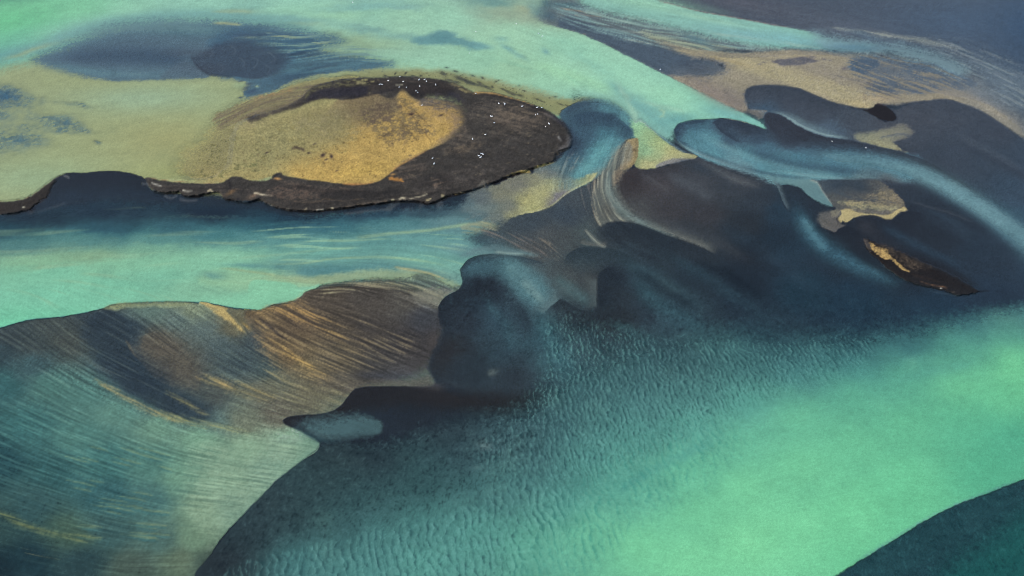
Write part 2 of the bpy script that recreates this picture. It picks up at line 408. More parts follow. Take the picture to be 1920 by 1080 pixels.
# the scoured lobe with scalloped crests
poly('D', (64,74,92), [(356,106,3),(366,104,8),(384,96,14),(400,84,16),(440,76,20),(500,84,30),(540,110,30),(520,135,16),(480,147,4),(450,144,3),(422,140,3),(394,140,3),(378,131,3),(364,119,3)], op=.88)
stroke('D', (46,46,62), [(358,109,3),(370,124,3.5),(392,139,3.5),(420,142,3),(450,145,2.5)], .6)
blob('D', (72,70,90), 362,98, 60,8, .35, 0, 5)
for (x, y, r) in [(405,128,11),(446,118,12),(470,118,12),(430,95,11),(500,108,13),(530,96,12),(385,96,12),(495,130,10)]:
    pts = [(x + r*math.cos(t)*1.1, y + r*.75*math.sin(t), 1.6) for t in np.linspace(-1.5, 1.3, 7)]
    stroke('W', (96,110,126), pts, .32, 3)
blob('D', (70,72,88), 395,128, 40,12, .4)
poly('D', (84,98,112), [(350,112),(362,120),(376,134),(390,142),(360,146),(300,146),(320,126)], 10, .55)
stroke('W', (170,172,122), [(394,44,2.5),(425,44,3.5),(460,47,2.5)], .8, 2)
stroke('W', (165,172,125), [(390,22,2),(440,21,4),(480,22,3)], .4, 2)
blob('W', (150,178,142), 452,160, 18,8, .5)
blob('W', (140,165,140), 482,162, 4,2.5, .9)
for (x, y, rx, ry) in [(450,151,7,3),(466,158,9,4),(462,165,12,4),(474,172,14,4),(452,182,8,3)]:
    blob('D', (62,78,104), x, y, rx, ry, .85, -10, 3)
# blue weed patches far left
for (x, y, rx, ry, o) in [(10,180,46,22,.95),(-40,200,60,34,.9),(40,195,34,12,.7),(64,185,24,8,.6),(20,172,24,8,.8),(0,215,30,10,.8),(130,232,34,16,.8),(90,225,45,14,.75),(60,240,40,9,.5),(150,200,18,7,.85),(120,192,26,5,.5),(20,258,60,20,.85),(-60,262,70,26,.9),(60,262,40,12,.6),(160,244,16,6,.7),(115,240,26,8,.7),(0,280,60,12,.5),(184,268,10,5,.85)]:
    blob('D', (66,100,118), x, y, rx, ry, o, 8, 7, (N_SML + .6*N_MID, -1.6, .9, .15))
blob('D', (54,90,116), 5,182, 36,16, .7, 0, 5)
# speckles of weed over the shallows
poly('D', (92,96,66), [(250,220),(430,170),(470,240),(460,340),(300,340),(180,310),(200,240)], 60, .5, 0, (N_SML + .9*N_FIN, 1.35, 2.0))
poly('D', (98,108,88), [(-200,150),(250,150),(420,150),(420,330),(150,320),(-200,380)], 60, .45, 0, (N_SML2 + .9*N_FIN, 1.5, 2.2))

# ---- the island's west flank: algae mat rising out of the shallows
poly('D', (150,142,100), [(380,262,40),(410,220,34),(452,190,16),(500,178,8),(540,160,8),(600,146,8),(700,150,8),(720,200,20),(640,330,6),(560,333,6),(470,334,6),(420,340,8),(360,342,16),(330,320,50),(340,290,50)], op=.92, warp=4)
poly('D', (162,146,98), [(400,290,60),(460,248,50),(560,218,40),(640,200,40),(700,200,40),(760,250,30),(730,330,12),(660,348,4),(560,336,4),(525,330,4),(470,338,4),(400,344,12),(370,330,40)], op=.9, warp=4)
poly('D', (118,102,82), [(745,158),(800,180),(862,196),(886,240),(846,268),(790,300),(740,328),(690,350),(620,346),(600,240),(640,184),(700,172)], 8, .95, 3)
poly('D', (184,152,90), [(560,270,60),(620,235,50),(700,225,40),(760,205,30),(830,205,30),(862,222,26),(850,250,18),(790,288,10),(740,322,4),(700,342,4),(640,345,4),(560,336,10),(530,310,60)], op=.92, warp=3)
blob('D', (192,158,86), 680,320, 80,18, .6, -8)
blob('D', (198,160,94), 800,250, 50,24, .6, -30)
blob('D', (148,130,90), 590,215, 110,22, .6, -14, 8)
blob('D', (132,118,92), 480,225, 60,16, .65, -30, 8, (L_FIN,-.8,.8,.2))
poly('D', (112,98,84), [(400,226),(430,200),(470,186),(510,178),(545,165),(600,155),(640,160),(580,190),(520,208),(450,228),(410,240)], 14, .8, 5, (L_FIN,-.9,.7,.3))
stroke('D', (176,140,100), [(470,186,7),(500,180,7),(530,174,6),(560,160,5)], .6, 4, (N_SML,-.6,.6))
poly('D', (178,146,90), [(744,188),(750,172),(756,168),(766,180),(790,194),(830,198),(862,210),(868,235),(820,240),(760,220)], 9, .95, 3)
poly('D', (140,116,90), [(775,178),(800,188),(840,193),(874,210),(874,240),(846,262),(820,276),(842,246),(840,218),(800,204)], 18, .8, 4, (N_FIN + N_SML, -1.6, .8))
poly('D', (140,134,98), [(400,260),(470,236),(560,214),(640,210),(660,250),(600,290),(520,310),(440,320),(390,320)], 50, .7, 4)
poly('D', (122,112,88), [(560,222),(640,200),(700,192),(700,230),(650,262),(590,262),(560,250)], 26, .55, 5, (N_FIN + N_SML + .5*N_MID, -1, 1.2))
# marsh mottling: islets of dark turf in the ochre mat
poly('D', (104,90,70), [(655,195,20),(700,180,14),(760,180,14),(778,200,14),(800,220,20),(820,250,14),(770,258,14),(720,262,16),(690,240,14),(670,225,16)], op=.8, warp=6, tex=(N_SML + .55*N_FIN + .35*N_MID, -.35, .35))
poly('D', (86,72,66), [(680,212),(700,195),(740,190),(755,205),(740,225),(700,232),(684,228)], 14, .6, 6, (N_SML + .5*N_FIN, -.5, .4))
poly('D', (92,78,66), [(712,262),(750,240),(800,235),(810,245),(770,262),(730,276)], 14, .6, 6, (N_SML2 + .5*N_FIN, -.2, .6))
poly('D', (124,112,72), [(480,240),(600,215),(690,200),(700,260),(640,300),(520,310),(470,300),(450,270)], 40, .6, 4, (N_SML2 + .7*N_FIN + .4*N_MID, .3, 1.3))
poly('D', (74,60,50), [(420,260),(560,230),(700,260),(830,240),(740,315),(690,338),(560,330),(440,330)], 20, .8, 0, (N_SML + .95*N_FIN, 1.45, 1.9))
poly('D', (86,84,56), [(380,280),(450,260),(520,290),(470,320),(440,332),(380,335)], 16, .75, 4, (N_SML + .8*N_FIN + .4*N_MID, .35, 1.2))
blob('D', (96,98,66), 478,310, 20,12, .7, 0, 4, (N_SML + .6*N_FIN, -.3, .7))
blob('D', (96,98,66), 355,328, 30,6, .7, 0, 4, (N_SML + .6*N_FIN, -.3, .7))
for pts in [[(743,218),(762,240),(786,268)],[(752,193),(780,226),(812,272)],[(776,206),(792,222),(806,238)],[(648,180),(664,176),(690,178)],[(704,262),(720,255),(740,242)]]:
    stroke('D', (70,52,36), [(a,b,.9) for a, b in pts], .8, 1)
stroke('D', (62,48,46), [(545,279,1.5),(556,277,2),(566,279,2),(572,283,1.5)], .9, 2)
for (x, y, rx, ry) in [(578,286,3,2),(604,291,6,4),(621,293,3,4),(590,270,4,1.5),(500,287,4,1.5),(632,320,3,1.5),(770,214,8,2.5),(826,217,5,2),(612,299,4,1.5)]:
    blob('D', (58,44,50), x, y, rx, ry, .95, -20, 2)
for k in range(120):
    rr = random.Random(k)
    x = rr.uniform(430, 800); y = rr.uniform(250, 335)
    if y > 335 - max(0, (x - 720)) * .7: continue
    blob('D', (70,58,44), x, y, rr.uniform(.9, 2.2), rr.uniform(.7, 1.2), .7, rr.uniform(-40, 20))

# ---- the island's peat: dark mud
MUD = [(860,203,30),(852,192,30),(830,186,20),(800,180,12),(790,190,6),(780,186,4),(768,178,4),(760,168,4),(753,166,4),(747,174,4),(738,184,8),(728,186,6),(714,178,5),(695,174,5),(672,183,5),(650,187,5),(600,186,5),(560,200,7),(510,214,10),(470,228,14),(462,220,8),(500,212,4),(540,198,4),(565,183,3),(578,168,3),(600,159,3),(640,150,3),(700,146,2.5),(760,144,2.5),(800,146,2.5),(830,150,2.5),(852,155,3),(875,166,3),(888,173,2.5),(930,174,3),(960,183,3),(985,191,3),(1010,199,3),(1030,208,4),(1045,220,4),(1058,232,3),(1068,245,3),(1074,262,3),(1070,276,3),(1056,283,4),(1044,290,4),(1040,302,6),(1010,312,3),(998,316,3),(984,322,3),(960,328,3),(945,334,3),(925,342,2.5),(910,348,2.5),(898,352,2.5),(880,358,2.5),(862,363,2.5),(845,367,2.5),(832,372,2.5),(815,379,2.5),(800,382,2.5),(785,378,2.5),(750,376,2.5),(720,380,2.5),(690,384,2.5),(640,391,2.5),(610,395,2.5),(575,396,2.5),(545,394,2.5),(520,389,2.5),(498,381,2.5),(488,374,2.5),(480,376,3),(462,380,3),(440,376,3),(422,373,3),(412,362,3),(395,361,3),(372,368,3),(346,368,3),(336,360,3),(310,363,3),(290,358,3),(280,352,4),(272,346,8),(268,340,8),(272,332,3),(300,337.5,2.5),(350,343,2.5),(400,344,2.5),(418,342,2.5),(430,334,2.5),(440,330.5,2.5),(452,332,2.5),(470,338,2.5),(500,339,2.5),(510,334,2.5),(516,327,2.5),(524,324.5,2.5),(531,328,2.5),(560,334,3),(620,342,3),(660,346,3),(690,345,3),(715,338,3),(728,327,2.5),(733,324,2.5),(748,312,2.5),(775,297,2.5),(800,283,2.5),(825,272,3),(842,262,8),(860,246,16),(868,228,22)]
poly('D', (63,58,56), MUD)
def mud(col, pts, soft, op, warp=0, tex=None): poly('D', col, pts, soft, op, warp, tex)
# browner, drier turf on the mud and dark wet pools
FIB = .8*L_FIN + .5*N_SML + .4*N_MID
mud((92,83,77), [(880,200),(930,185),(985,195),(1015,212),(1022,230),(1000,246),(950,250),(900,268),(850,285),(830,280),(850,255),(880,235)], 24, .75, 5, (FIB, -1.8, 1.6))
mud((104,90,80), [(930,210),(985,202),(1014,220),(1008,240),(960,248),(920,244)], 26, .6, 6, (N_SML + .4*N_MID, -2, 1.2))
mud((50,48,48), [(860,236),(910,230),(960,234),(960,246),(890,250),(850,252)], 14, .55, 5, (FIB, -1.5, 1.2))
mud((108,94,82), [(935,200),(985,206),(1000,216),(975,222),(940,214)], 10, .55, 4, (FIB, -1, 1.6))
mud((112,96,84), [(800,212),(850,222),(880,240),(860,262),(845,250),(850,230),(820,222)], 18, .55, 5, (N_SML + .6*N_FIN, -1.4, 1.2))
mud((84,78,76), [(900,270),(1000,262),(1040,280),(1000,300),(940,320),(880,345),(860,330),(900,300)], 26, .4, 6, (N_SML + .5*N_MID + .4*N_FIN, -1.2, 1.6))
mud((46,43,43), [(930,285),(990,270),(1030,278),(1000,300),(950,310),(920,300)], 20, .45, 6, (N_MID + .5*N_SML, -1, 1.4))
mud((80,72,70), [(770,345),(840,320),(900,318),(960,310),(900,340),(850,360),(780,365)], 18, .5, 6, (N_SML + .5*N_MID, -1, 1.4))
mud((52,47,47), [(800,330),(840,325),(850,340),(820,352),(780,350)], 12, .5, 5)
mud((88,76,70), [(540,345),(600,352),(660,352),(640,362),(580,366),(540,358)], 10, .6, 5, (N_SML + .6*N_FIN, -1.2, 1.2))
mud((98,82,74), [(500,352),(560,356),(600,372),(560,377),(520,372),(500,362)], 8, .6, 4, (N_SML + .6*N_FIN, -1, 1.2))
mud((84,76,70), [(640,376),(700,372),(760,366),(800,360),(790,370),(720,378),(650,386)], 6, .6, 3, (FIB, -1.6, 1.2))
mud((76,68,66), [(290,345),(360,352),(420,350),(480,352),(500,362),(440,366),(360,360),(300,356)], 8, .5, 4, (N_SML, -1, 1.2))
mud((98,84,72), [(835,280),(880,268),(905,268),(890,280),(860,288),(840,288)], 10, .6, 5, (N_SML,-.8,.6,.3))
mud((90,78,72), [(760,300),(790,300),(800,315),(780,330),(755,345),(738,340),(740,318)], 16, .65, 5, (L_FIN + .5*N_SML, -.8, .9, .2))
mud((104,88,78), [(808,338),(830,336),(842,346),(828,354),(812,350)], 8, .75, 4, (L_FIN + N_SML, -.6, .8))
mud((86,72,66), [(530,342),(600,350),(680,352),(690,362),(600,362),(540,372),(512,368)], 12, .55, 5, (N_SML, -.6, .8, .3))
mud((80,66,60), [(520,350),(600,352),(620,375),(560,378),(520,374)], 10, .5, 4, (N_SML + .7*N_FIN, -.2, 1.2))
mud((48,44,44), [(600,362),(690,356),(760,362),(740,372),(640,376),(600,372)], 8, .7, 4)
mud((46,40,42), [(780,160),(850,166),(850,178),(800,182),(768,178),(762,160)], 8, .75)
mud((56,48,46), [(640,152),(740,148),(840,154),(846,168),(770,172),(700,170),(640,172)], 8, .6)
mud((44,42,54), [(840,172),(860,176),(870,188),(850,192),(830,186)], 10, .6, 3)
mud((78,74,78), [(790,182),(830,180),(850,195),(862,210),(845,212),(815,202),(790,196)], 10, .7, 5, (N_SML + .5*L_FIN, -.7, .6))
mud((96,92,66), [(588,160),(640,152),(690,150),(700,158),(650,166),(610,176),(575,186),(572,180)], 5, .7, 3, (N_SML + .6*N_FIN, -.5, .6))
mud((44,40,52), [(590,172),(640,164),(690,162),(690,176),(640,182),(600,184),(575,190)], 6, .8, 3)
mud((150,142,100), [(655,152),(680,148),(712,148),(700,154),(670,158)], 3, .7, 2, (N_SML,-.6,.5))
mud((150,136,92), [(838,152),(858,158),(880,168),(892,174),(880,176),(862,166),(842,158)], 4, .6, 2, (N_SML,-.7,.5))
mud((74,66,62), [(460,222),(500,208),(540,196),(562,186),(566,196),(540,206),(500,216),(470,228)], 6, .5, 3)
stroke('D', (34,30,38), [(562,184,3),(578,167,3),(602,158,2.5),(640,149.5,2),(700,145.5,1.8),(760,143.5,1.6),(800,145.5,1.6),(832,150,2),(850,154,2.2)], .9, 1)
stroke('D', (44,42,58), [(866,146,5),(876,154,5),(892,158,3.5),(910,163,3),(930,170,3)], .85, 2)
stroke('D', (34,30,36), [(745,167,1.6),(725,171,1.6),(700,176,2),(680,180,2),(650,184,2)], .8, 1)
mottle(MUD, 8, .09, .15*L_FIN + .6*N_SML + .4*N_FIN + .4*N_MID)
mottle([(430,230),(560,190),(700,170),(830,190),(870,230),(780,300),(690,345),(420,342)], 10, .07, .6*N_SML + .5*N_FIN + .5*N_MID)
# dark and pale contour lines of low south-bank terraces, and scattered turf
for pts, o in [([(500,350,8),(545,347,9),(600,353,10),(660,358,10),(720,358,9),(770,352,7)],.5),([(520,378,6),(570,380,8),(620,378,8),(680,374,8),(740,368,7),(800,362,6),(850,352,6),(900,344,5)],.6),([(290,350,5),(340,352,6),(400,352,6),(440,356,6),(480,356,6)],.45),([(860,345,6),(900,332,8),(950,318,8),(1000,305,8),(1035,292,6)],.4),([(640,160,5),(700,156,6),(770,154,6),(830,160,5)],.5),([(900,186,6),(950,193,7),(1000,207,7),(1035,226,6)],.45)]:
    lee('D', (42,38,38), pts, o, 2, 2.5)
    stroke('D', (112,98,90), [(a, b - 1.5, 1.0) for a, b, _ in pts], o * .7, 2.5, (N_SML + .6*N_FIN, -.9, .9))
for k in range(150):
    rr = random.Random(900 + k)
    x = rr.uniform(760, 1050); y = rr.uniform(200, 340)
    if y > 385 - (x - 760) * .26 or y < 190 + abs(x - 900) * .12 or (x < 870 and y < 290 - (x - 760) * .25): continue
    blob('D', rr.choice([(110,98,88),(44,41,42),(44,41,42),(124,110,90)]), x, y, rr.uniform(1.5, 5), rr.uniform(.8, 1.8), .5, rr.uniform(-25, 15), 2)
# rims of ochre turf along the scarps, pale foam and ice-white silt lines
stroke('D', (206,158,92), [(884,178,1.6),(892,174,1.8),(905,173,1.7),(930,176,1.4),(955,183,1.2),(980,189,1.1),(1005,199,.9)], 1.0)
stroke('D', (44,36,38), [(893,178,1.2),(920,178,1.4),(950,185,1.4),(980,193,1.6),(1005,203,1.5),(1030,213,2)], .8)
stroke('D', (186,140,90), [(728,326,1.0),(740,315,1.0),(755,306,1.0),(775,295,1.0),(800,281,1.0)], .9)
stroke('D', (120,84,62), [(735,322,1.2),(748,311,1.2),(775,297.5,1),(806,279,1)], .6)
stroke('D', (190,132,78), [(640,344,1.4),(660,345.5,1.5),(690,344,1.2),(705,340,1)], .9)
poly('D', (190,130,66), [(726,334),(736,332),(752,336),(756,341),(744,340),(730,338)], 4, .85, 2)
blob('D', (200,150,90), 737,327, 6,2, .8, -10)
blob('D', (206,152,96), 520,335, 8,2.4, .95, 8)
blob('D', (120,92,66), 432,361, 11,3.5, .8, -25, 3)
blob('D', (128,104,88), 476,367, 13,4.5, .75, -28, 3)
stroke('D', (178,132,92), [(270,331,1.1),(300,336.5,1.1),(350,341.5,1),(410,342,1),(425,336,1)], .7)
stroke('D', (184,140,70), [(735,382,1),(860,361,1)], 0)
for pts, c, o in [([(283,342,1.4),(295,346,1.6),(305,349,1)],(190,184,176),.8),([(341,357,1.3),(352,359,1.5),(362,358,1)],(214,204,190),.9),([(389,359,1.2),(394,356,1.8),(400,359,1)],(226,206,170),.95),
   ([(474,362,1.2),(482,362,1.6),(490,365,1.6),(500,366,1.2),(514,367,.8)],(214,196,170),.9),([(501,386,1.6),(507,385,2),(511,387,1.4)],(206,196,180),.8),([(536,393,1.4),(542,393,1.4)],(226,216,190),.9),([(571,394,1.2),(576,390,1.2)],(216,196,160),.7),([(592,394,1.4),(600,393.5,1.5),(608,393,1.1)],(210,196,180),.8),([(619,391,1.4),(626,390,1.2)],(210,196,170),.8),
   ([(734,376,1.4),(740,375,1.5)],(232,216,180),.95),([(748,374,1.3),(756,371,1.5),(762,373,1.3)],(224,210,180),.9),([(766,374,1.2),(775,371,1.2),(786,369,1.2),(797,365,1.5),(803,363,1.2)],(190,178,156),.85),([(798,375,1.4),(804,374,1.5),(809,372,1)],(226,206,160),.9),([(828,366.5,2.2),(832,367,1.6)],(226,206,160),.95),([(820,377.5,1.2),(826,376,1)],(160,160,160),.7),([(850,366,1),(858,363.5,1),(868,361.5,1.2),(873,361,1)],(206,180,130),.9),
   ([(1046,255,1.3),(1050,260,1.6),(1053,265,2)],(188,184,184),.9),([(741,159.5,1.4),(748,159.5,1.2),(756,158,.8)],(206,200,180),.85),([(775,147,1),(785,147.5,.8)],(180,166,150),.7),([(1015,210,1.2),(1026,216,1),(1028,226,.8)],(130,116,106),.6),([(1018,211,1.4),(1032,218,1.6),(1044,226,1.4)],(118,108,108),.7)]:
    stroke('D', c, pts, o, 1)
# crumbling, grey shore shelf on the east and south
poly('D', (96,92,94), [(1062,252),(1072,256),(1073,268),(1066,276),(1052,283),(1044,282),(1050,274),(1062,268)], 5, .75, 2)
poly('D', (70,66,76), [(1036,215),(1050,222),(1060,232),(1058,240),(1046,232),(1034,222)], 5, .6, 2)
blob('D', (46,42,44), 1055,262, 8,9, .8)
poly('D', (180,160,100), [(1000,313.5),(1016,309),(1032,305),(1044,302),(1036,308),(1020,312.5),(1004,316)], 2.5, .95, 1)
stroke('D', (36,34,42), [(995,312,2),(1000,317,2.2),(1015,316,2),(1030,311,1.6),(1045,304,1.4)], .9)
poly('D', (168,146,92), [(948,330),(962,325),(978,320),(990,319),(998,324),(990,326),(980,325),(965,327)], 2.5, .9, 2)
stroke('D', (40,36,42), [(922,345,2.5),(945,336,2.5),(965,329,2.5),(979,325,2.2)], .9, 1)
stroke('D', (40,36,42), [(988,327,1.5),(998,326,1.5),(1003,325,1)], .8)
poly('D', (104,98,92), [(900,344),(908,338),(916,340),(912,350),(905,360),(892,362)], 5, .8, 2)
stroke('D', (34,32,40), [(912,346,1.6),(900,350,1.6),(880,359,1.6),(862,364,1.5),(846,368,1.8),(832,375,2),(800,383,2),(785,378,1.6),(750,377,1.5),(735,380,1.5),(690,385,1.5),(640,392,1.6),(610,396,1.8),(575,397,2),(545,395,2),(520,390,2),(498,382,2),(489,376,2)], .9, 1)
stroke('D', (32,30,38), [(470,379,1.6),(482,374,1.6),(490,371,1.3)], .8, 1)
stroke('D', (32,30,38), [(418,368,2),(424,373,1.6),(440,376,1.5),(452,371,1.5)], .9, 1)
stroke('D', (32,30,38), [(337,361,2),(345,368,1.8),(372,369,1.6),(393,362,1.6),(400,361,1.2)], .9, 1)
stroke('D', (34,32,38), [(284,355,2),(300,364,1.6),(318,364,1.5),(336,360,1.4)], .9, 1)
stroke('D', (40,36,38), [(429,336,2.2),(431,348,2.2),(430,356,1.6)], .9, 1)
stroke('D', (32,32,42), [(510,334,2),(517,327,2),(525,324.6,1.8),(530,326,1)], .95)
stroke('D', (110,90,70), [(545,377,1.2),(575,379,1.2),(600,377,1.2),(604,373,1.2),(640,376,1),(690,372,1)], .45, 3)
stroke('D', (112,96,84), [(640,389,1.2),(690,381,1.3),(730,377,1.2)], .55, 1)

# ---- channel south of the island: dark deep edge, then teal milk
poly('D', (41,52,67), [(-300,405),(0,399),(40,394),(72,372),(90,348),(108,330,3),(126,324.5,3),(160,323.5,2.5),(200,320.5,2.5),(240,323.5,2.5),(268,332,3),(274,342,6),(284,356,5),(336,366,4),(420,376,4),(490,378,3),(520,391,3),(575,398,3),(640,393,3),(740,380,3),(800,384,4),(832,376,4),(862,365,4),(898,354,6),(940,352,20),(920,400,20),(860,408,20),(740,420,30),(560,432,40),(400,440,40),(200,440,40),(0,460,50),(-300,480,50)])
poly('D', (54,48,46), [(-300,392),(0,378,2.5),(50,371.5,2.5),(76,354,2.5),(100,336,2.5),(116,328,4),(108,336,8),(98,352,12),(88,372,6),(66,384,3),(60,393,3),(46,395,3),(26,400,3),(0,402.5,3),(-300,412)])
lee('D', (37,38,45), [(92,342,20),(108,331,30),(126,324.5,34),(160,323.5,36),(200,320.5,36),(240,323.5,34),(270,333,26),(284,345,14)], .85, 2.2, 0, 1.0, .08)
stroke('D', (176,140,88), [(-100,388,1.2),(0,376.5,1.2),(50,370,1.2),(76,352,1.2),(100,334,1.2),(124,325,1.2)], .7)
stroke('D', (34,32,40), [(0,403,2),(26,401,1.8),(46,396,1.6),(62,393,2),(68,385,1.5)], .9, 1)
stroke('W', (210,200,180), [(42,389,.9),(47,388,1)], .8)
blob('D', (72,68,76), 58,398, 8,4, .6, -20)
stroke('W', (120,120,125), [(118,329,1.2),(126,331,2),(130,335,1)], .5)
stroke('W', (78,86,98), [(66,399,2),(100,388,2.5),(125,381,2)], .5, 2)
stroke('W', (150,155,110), [(188,393,.8),(212,393,1.2),(235,391,1.5),(262,389.5,1.4),(278,390.5,.8)], .9)
stroke('W', (120,135,115), [(10,412,1.4),(34,412,1.2)], .6)
stroke('W', (96,110,116), [(112,406,1.2),(140,405,1.2)], .5)
for pts in [[(335,373,2),(352,377,2),(372,375,1.5)],[(306,366,2.5),(320,372,2),(334,366,2)],[(265,345,2),(278,346,2)],[(640,402,2),(680,397,2.5),(740,392,2)],[(660,412,2),(690,405,2)]]:
    stroke('W', (92,96,104), pts, .55, 2)
poly('D', (86,92,98), [(722,388),(740,381),(752,379),(744,386),(732,396),(728,410),(722,412),(726,398)], 5, .6, 2)
poly('D', (40,46,64), [(732,396),(748,383),(780,384),(776,398),(762,402),(752,408),(728,412)], 6, .6, 2)
poly('D', (74,80,92), [(752,390),(775,388),(776,402),(772,412),(765,402),(752,402)], 6, .6, 2)
poly('D', (78,82,94), [(788,380),(796,384),(790,388),(786,400),(782,394)], 4, .6, 1)
poly('D', (88,90,98), [(818,380),(828,374),(830,392),(822,398),(818,388)], 5, .55, 1)
# teal transition
poly('W', (86,142,142), [(-300,470,60),(0,440,60),(150,425,44),(300,425,40),(420,425,40),(520,428,36),(620,414,36),(740,410,36),(840,406,34),(900,404,30),(960,440,30),(980,476,20),(880,486,8),(866,505,5),(868,530,5),(840,552,30),(700,560,30),(500,600,20),(0,640,20),(-300,660)], op=.95)
blob('W', (50,88,104), 60,430, 160,22, .6, -4)
blob('W', (70,112,122), 260,420, 120,18, .6, -2, 6)
poly('D', (62,86,98), [(190,398),(260,394),(290,396),(300,412),(280,425),(220,432),(170,428)], 16, .5, 5)
stroke('W', (110,150,150), [(270,396,2),(292,402,3),(296,418,3),(288,432,2)], .25)
poly('W', (114,194,163), [(-300,500,44),(0,484,40),(130,470,36),(250,466,30),(400,462,30),(520,462,30),(620,470,30),(560,520,30),(620,530,20),(570,560,3),(552,562,3),(505,572,3),(488,581,3),(478,580,3),(440,576.5,3),(400,569.5,3),(360,565.5,4),(300,565,5),(250,567,5),(207,570.5,3),(195,577,3),(160,585,3),(120,592.5,3),(60,598,3),(30,605,3),(0,614,3),(-300,680)])
blob('W', (136,174,138), 170,482, 130,12, .75, -5, 5)
blob('W', (146,166,116), 155,486, 60,7, .6, -8, 4)
blob('W', (138,188,150), 420,478, 150,12, .7, 0, 5)
stroke('W', (160,190,140), [(-20,512,3),(60,506,3),(120,496,3),(200,490,3),(300,486,2)], .55, 2)
stroke('W', (92,156,140), [(40,506,4),(100,498,4),(150,491,4),(200,488,3)], .4, 2)
blob('W', (108,190,160), 60,545, 120,26, .6, -5)
blob('W', (104,184,162), 480,470, 60,8, .4, 0)
stroke('W', (86,146,142), [(-10,474,5),(60,464,6),(130,452,7),(190,446,4)], .5, 3)
stroke('W', (120,156,146), [(-10,478,3),(40,470,2.5),(90,461,2.5),(150,452,2)], .5, 2)
stroke('W', (150,166,116), [(190,448,1.5),(225,446,1.8)], .5, 2)
stroke('W', (160,170,110), [(248,457,1.5),(262,454,1.8)], .55, 1)
blob('W', (78,134,144), 460,446, 40,10, .7, -8, 4)
blob('W', (92,150,148), 540,450, 90,10, .4)
blob('W', (110,170,156), 330,440, 90,10, .35, -4, 4)
CHAN = [(20,590,112,194,160),(100,560,116,196,164),(200,540,118,194,162),(300,520,120,190,160),(100,510,118,192,160),(200,500,124,184,150),(300,490,128,190,156),(60,490,128,176,140),(160,480,128,170,136),(300,470,112,166,142),(20,460,78,122,124),(150,450,80,130,130),(300,450,84,140,138),(400,440,70,122,130),(500,450,84,142,144),(420,480,128,190,160),(400,500,128,192,160),(480,560,126,196,160),(540,550,124,192,160),(400,540,124,178,148),(460,520,132,176,144),(600,460,96,156,152),(700,460,92,150,150),(800,450,100,156,156),(640,490,102,160,152),(740,480,96,150,150),(820,480,108,166,158),(850,500,110,164,156),(700,500,88,138,142),(600,505,80,126,132),(560,525,140,170,138),(780,510,110,140,134),(860,460,104,156,160),(900,470,92,134,144),(600,425,62,102,118),(740,425,80,128,138),(840,420,96,132,142),(500,425,56,94,110),(200,430,52,84,100),(0,430,46,74,88),(350,430,58,92,106),(200,400,46,62,78),(400,400,42,54,70),(560,410,44,64,82),(700,400,52,74,92),(60,410,42,56,70),(800,395,66,86,100)]
field('W', CHAN, [(-400,420,20),(40,404,10),(110,390,14),(200,380,24),(300,385,20),(400,388,16),(480,392,12),(560,408,10),(640,404,10),(740,394,12),(820,390,14),(900,384,20),(960,440,30),(980,476,20),(880,486,8),(866,505,5),(868,530,5),(840,545,20),(700,522,16),(640,524,14),(597,536,3),(590,542,3),(570,546,3),(566,555,3),(552,562.5,3),(505,572,3),(488,581,3),(478,580,3),(440,576.5,3),(400,569.5,3),(360,565.5,4),(300,565,5),(250,567,5),(207,570.5,3),(195,577,3),(160,585,3),(120,592.5,3),(60,598,3),(30,605,3),(0,614,3),(-300,680)], 6, .85, 0, None, 10, .3, 1.4)
# bands in the middle of the channel (480..870)
blob('W', (108,172,158), 600,470, 120,10, .6, -2)
blob('W', (100,160,156), 720,470, 130,12, .5, 2)
blob('W', (116,178,160), 790,490, 90,14, .6, 6)
blob('W', (92,150,150), 690,455, 130,6, .5, -4)
blob('W', (94,148,148), 560,490, 90,7, .55, -2)
poly('W', (84,136,140), [(560,506),(600,500),(680,496),(760,498),(810,506),(760,512),(700,510),(620,516),(565,516)], 12, .8, 3)
blob('W', (80,128,136), 600,508, 45,7, .5)
blob('W', (76,124,130), 524,500, 18,6, .7)
stroke('W', (156,180,132), [(480,494,2.5),(560,494,2.5),(620,486,2.5),(700,482,2.5),(780,487,3),(830,497,2),(860,512,1.5)], .6, 1.5)
stroke('W', (140,182,150), [(440,485,2),(540,476,2),(620,467,2),(680,462,2)], .5, 1.5)
stroke('W', (150,180,140), [(660,446,2.5),(720,440,2.5),(800,432,2.5),(850,425,2.5),(890,418,2.5)], .75, 1.5)
stroke('W', (128,176,156), [(520,460,2),(600,452,2),(680,448,2)], .45, 1.5)
poly('W', (148,186,148), [(480,430),(700,424),(860,440),(868,500),(820,500),(700,480),(480,500)], 30, .5, 0, (L_MID + .5*L_FIN, .5, 1.9))
poly('W', (78,128,134), [(480,420),(700,416),(860,440),(868,500),(820,500),(700,480),(480,500)], 30, .3, 0, (-L_BIG, .5, 1.8))
poly('W', (150,168,130), [(470,526),(520,516),(580,520),(640,512),(720,506),(780,510),(850,528),(866,540),(840,552),(800,540),(740,530),(680,528),(620,534),(590,536),(560,532)], 12, .8, 3)
poly('W', (146,176,140), [(-200,430),(200,420),(480,430),(480,560),(200,560),(-200,600)], 30, .35, 0, (L_BIG, .6, 2))
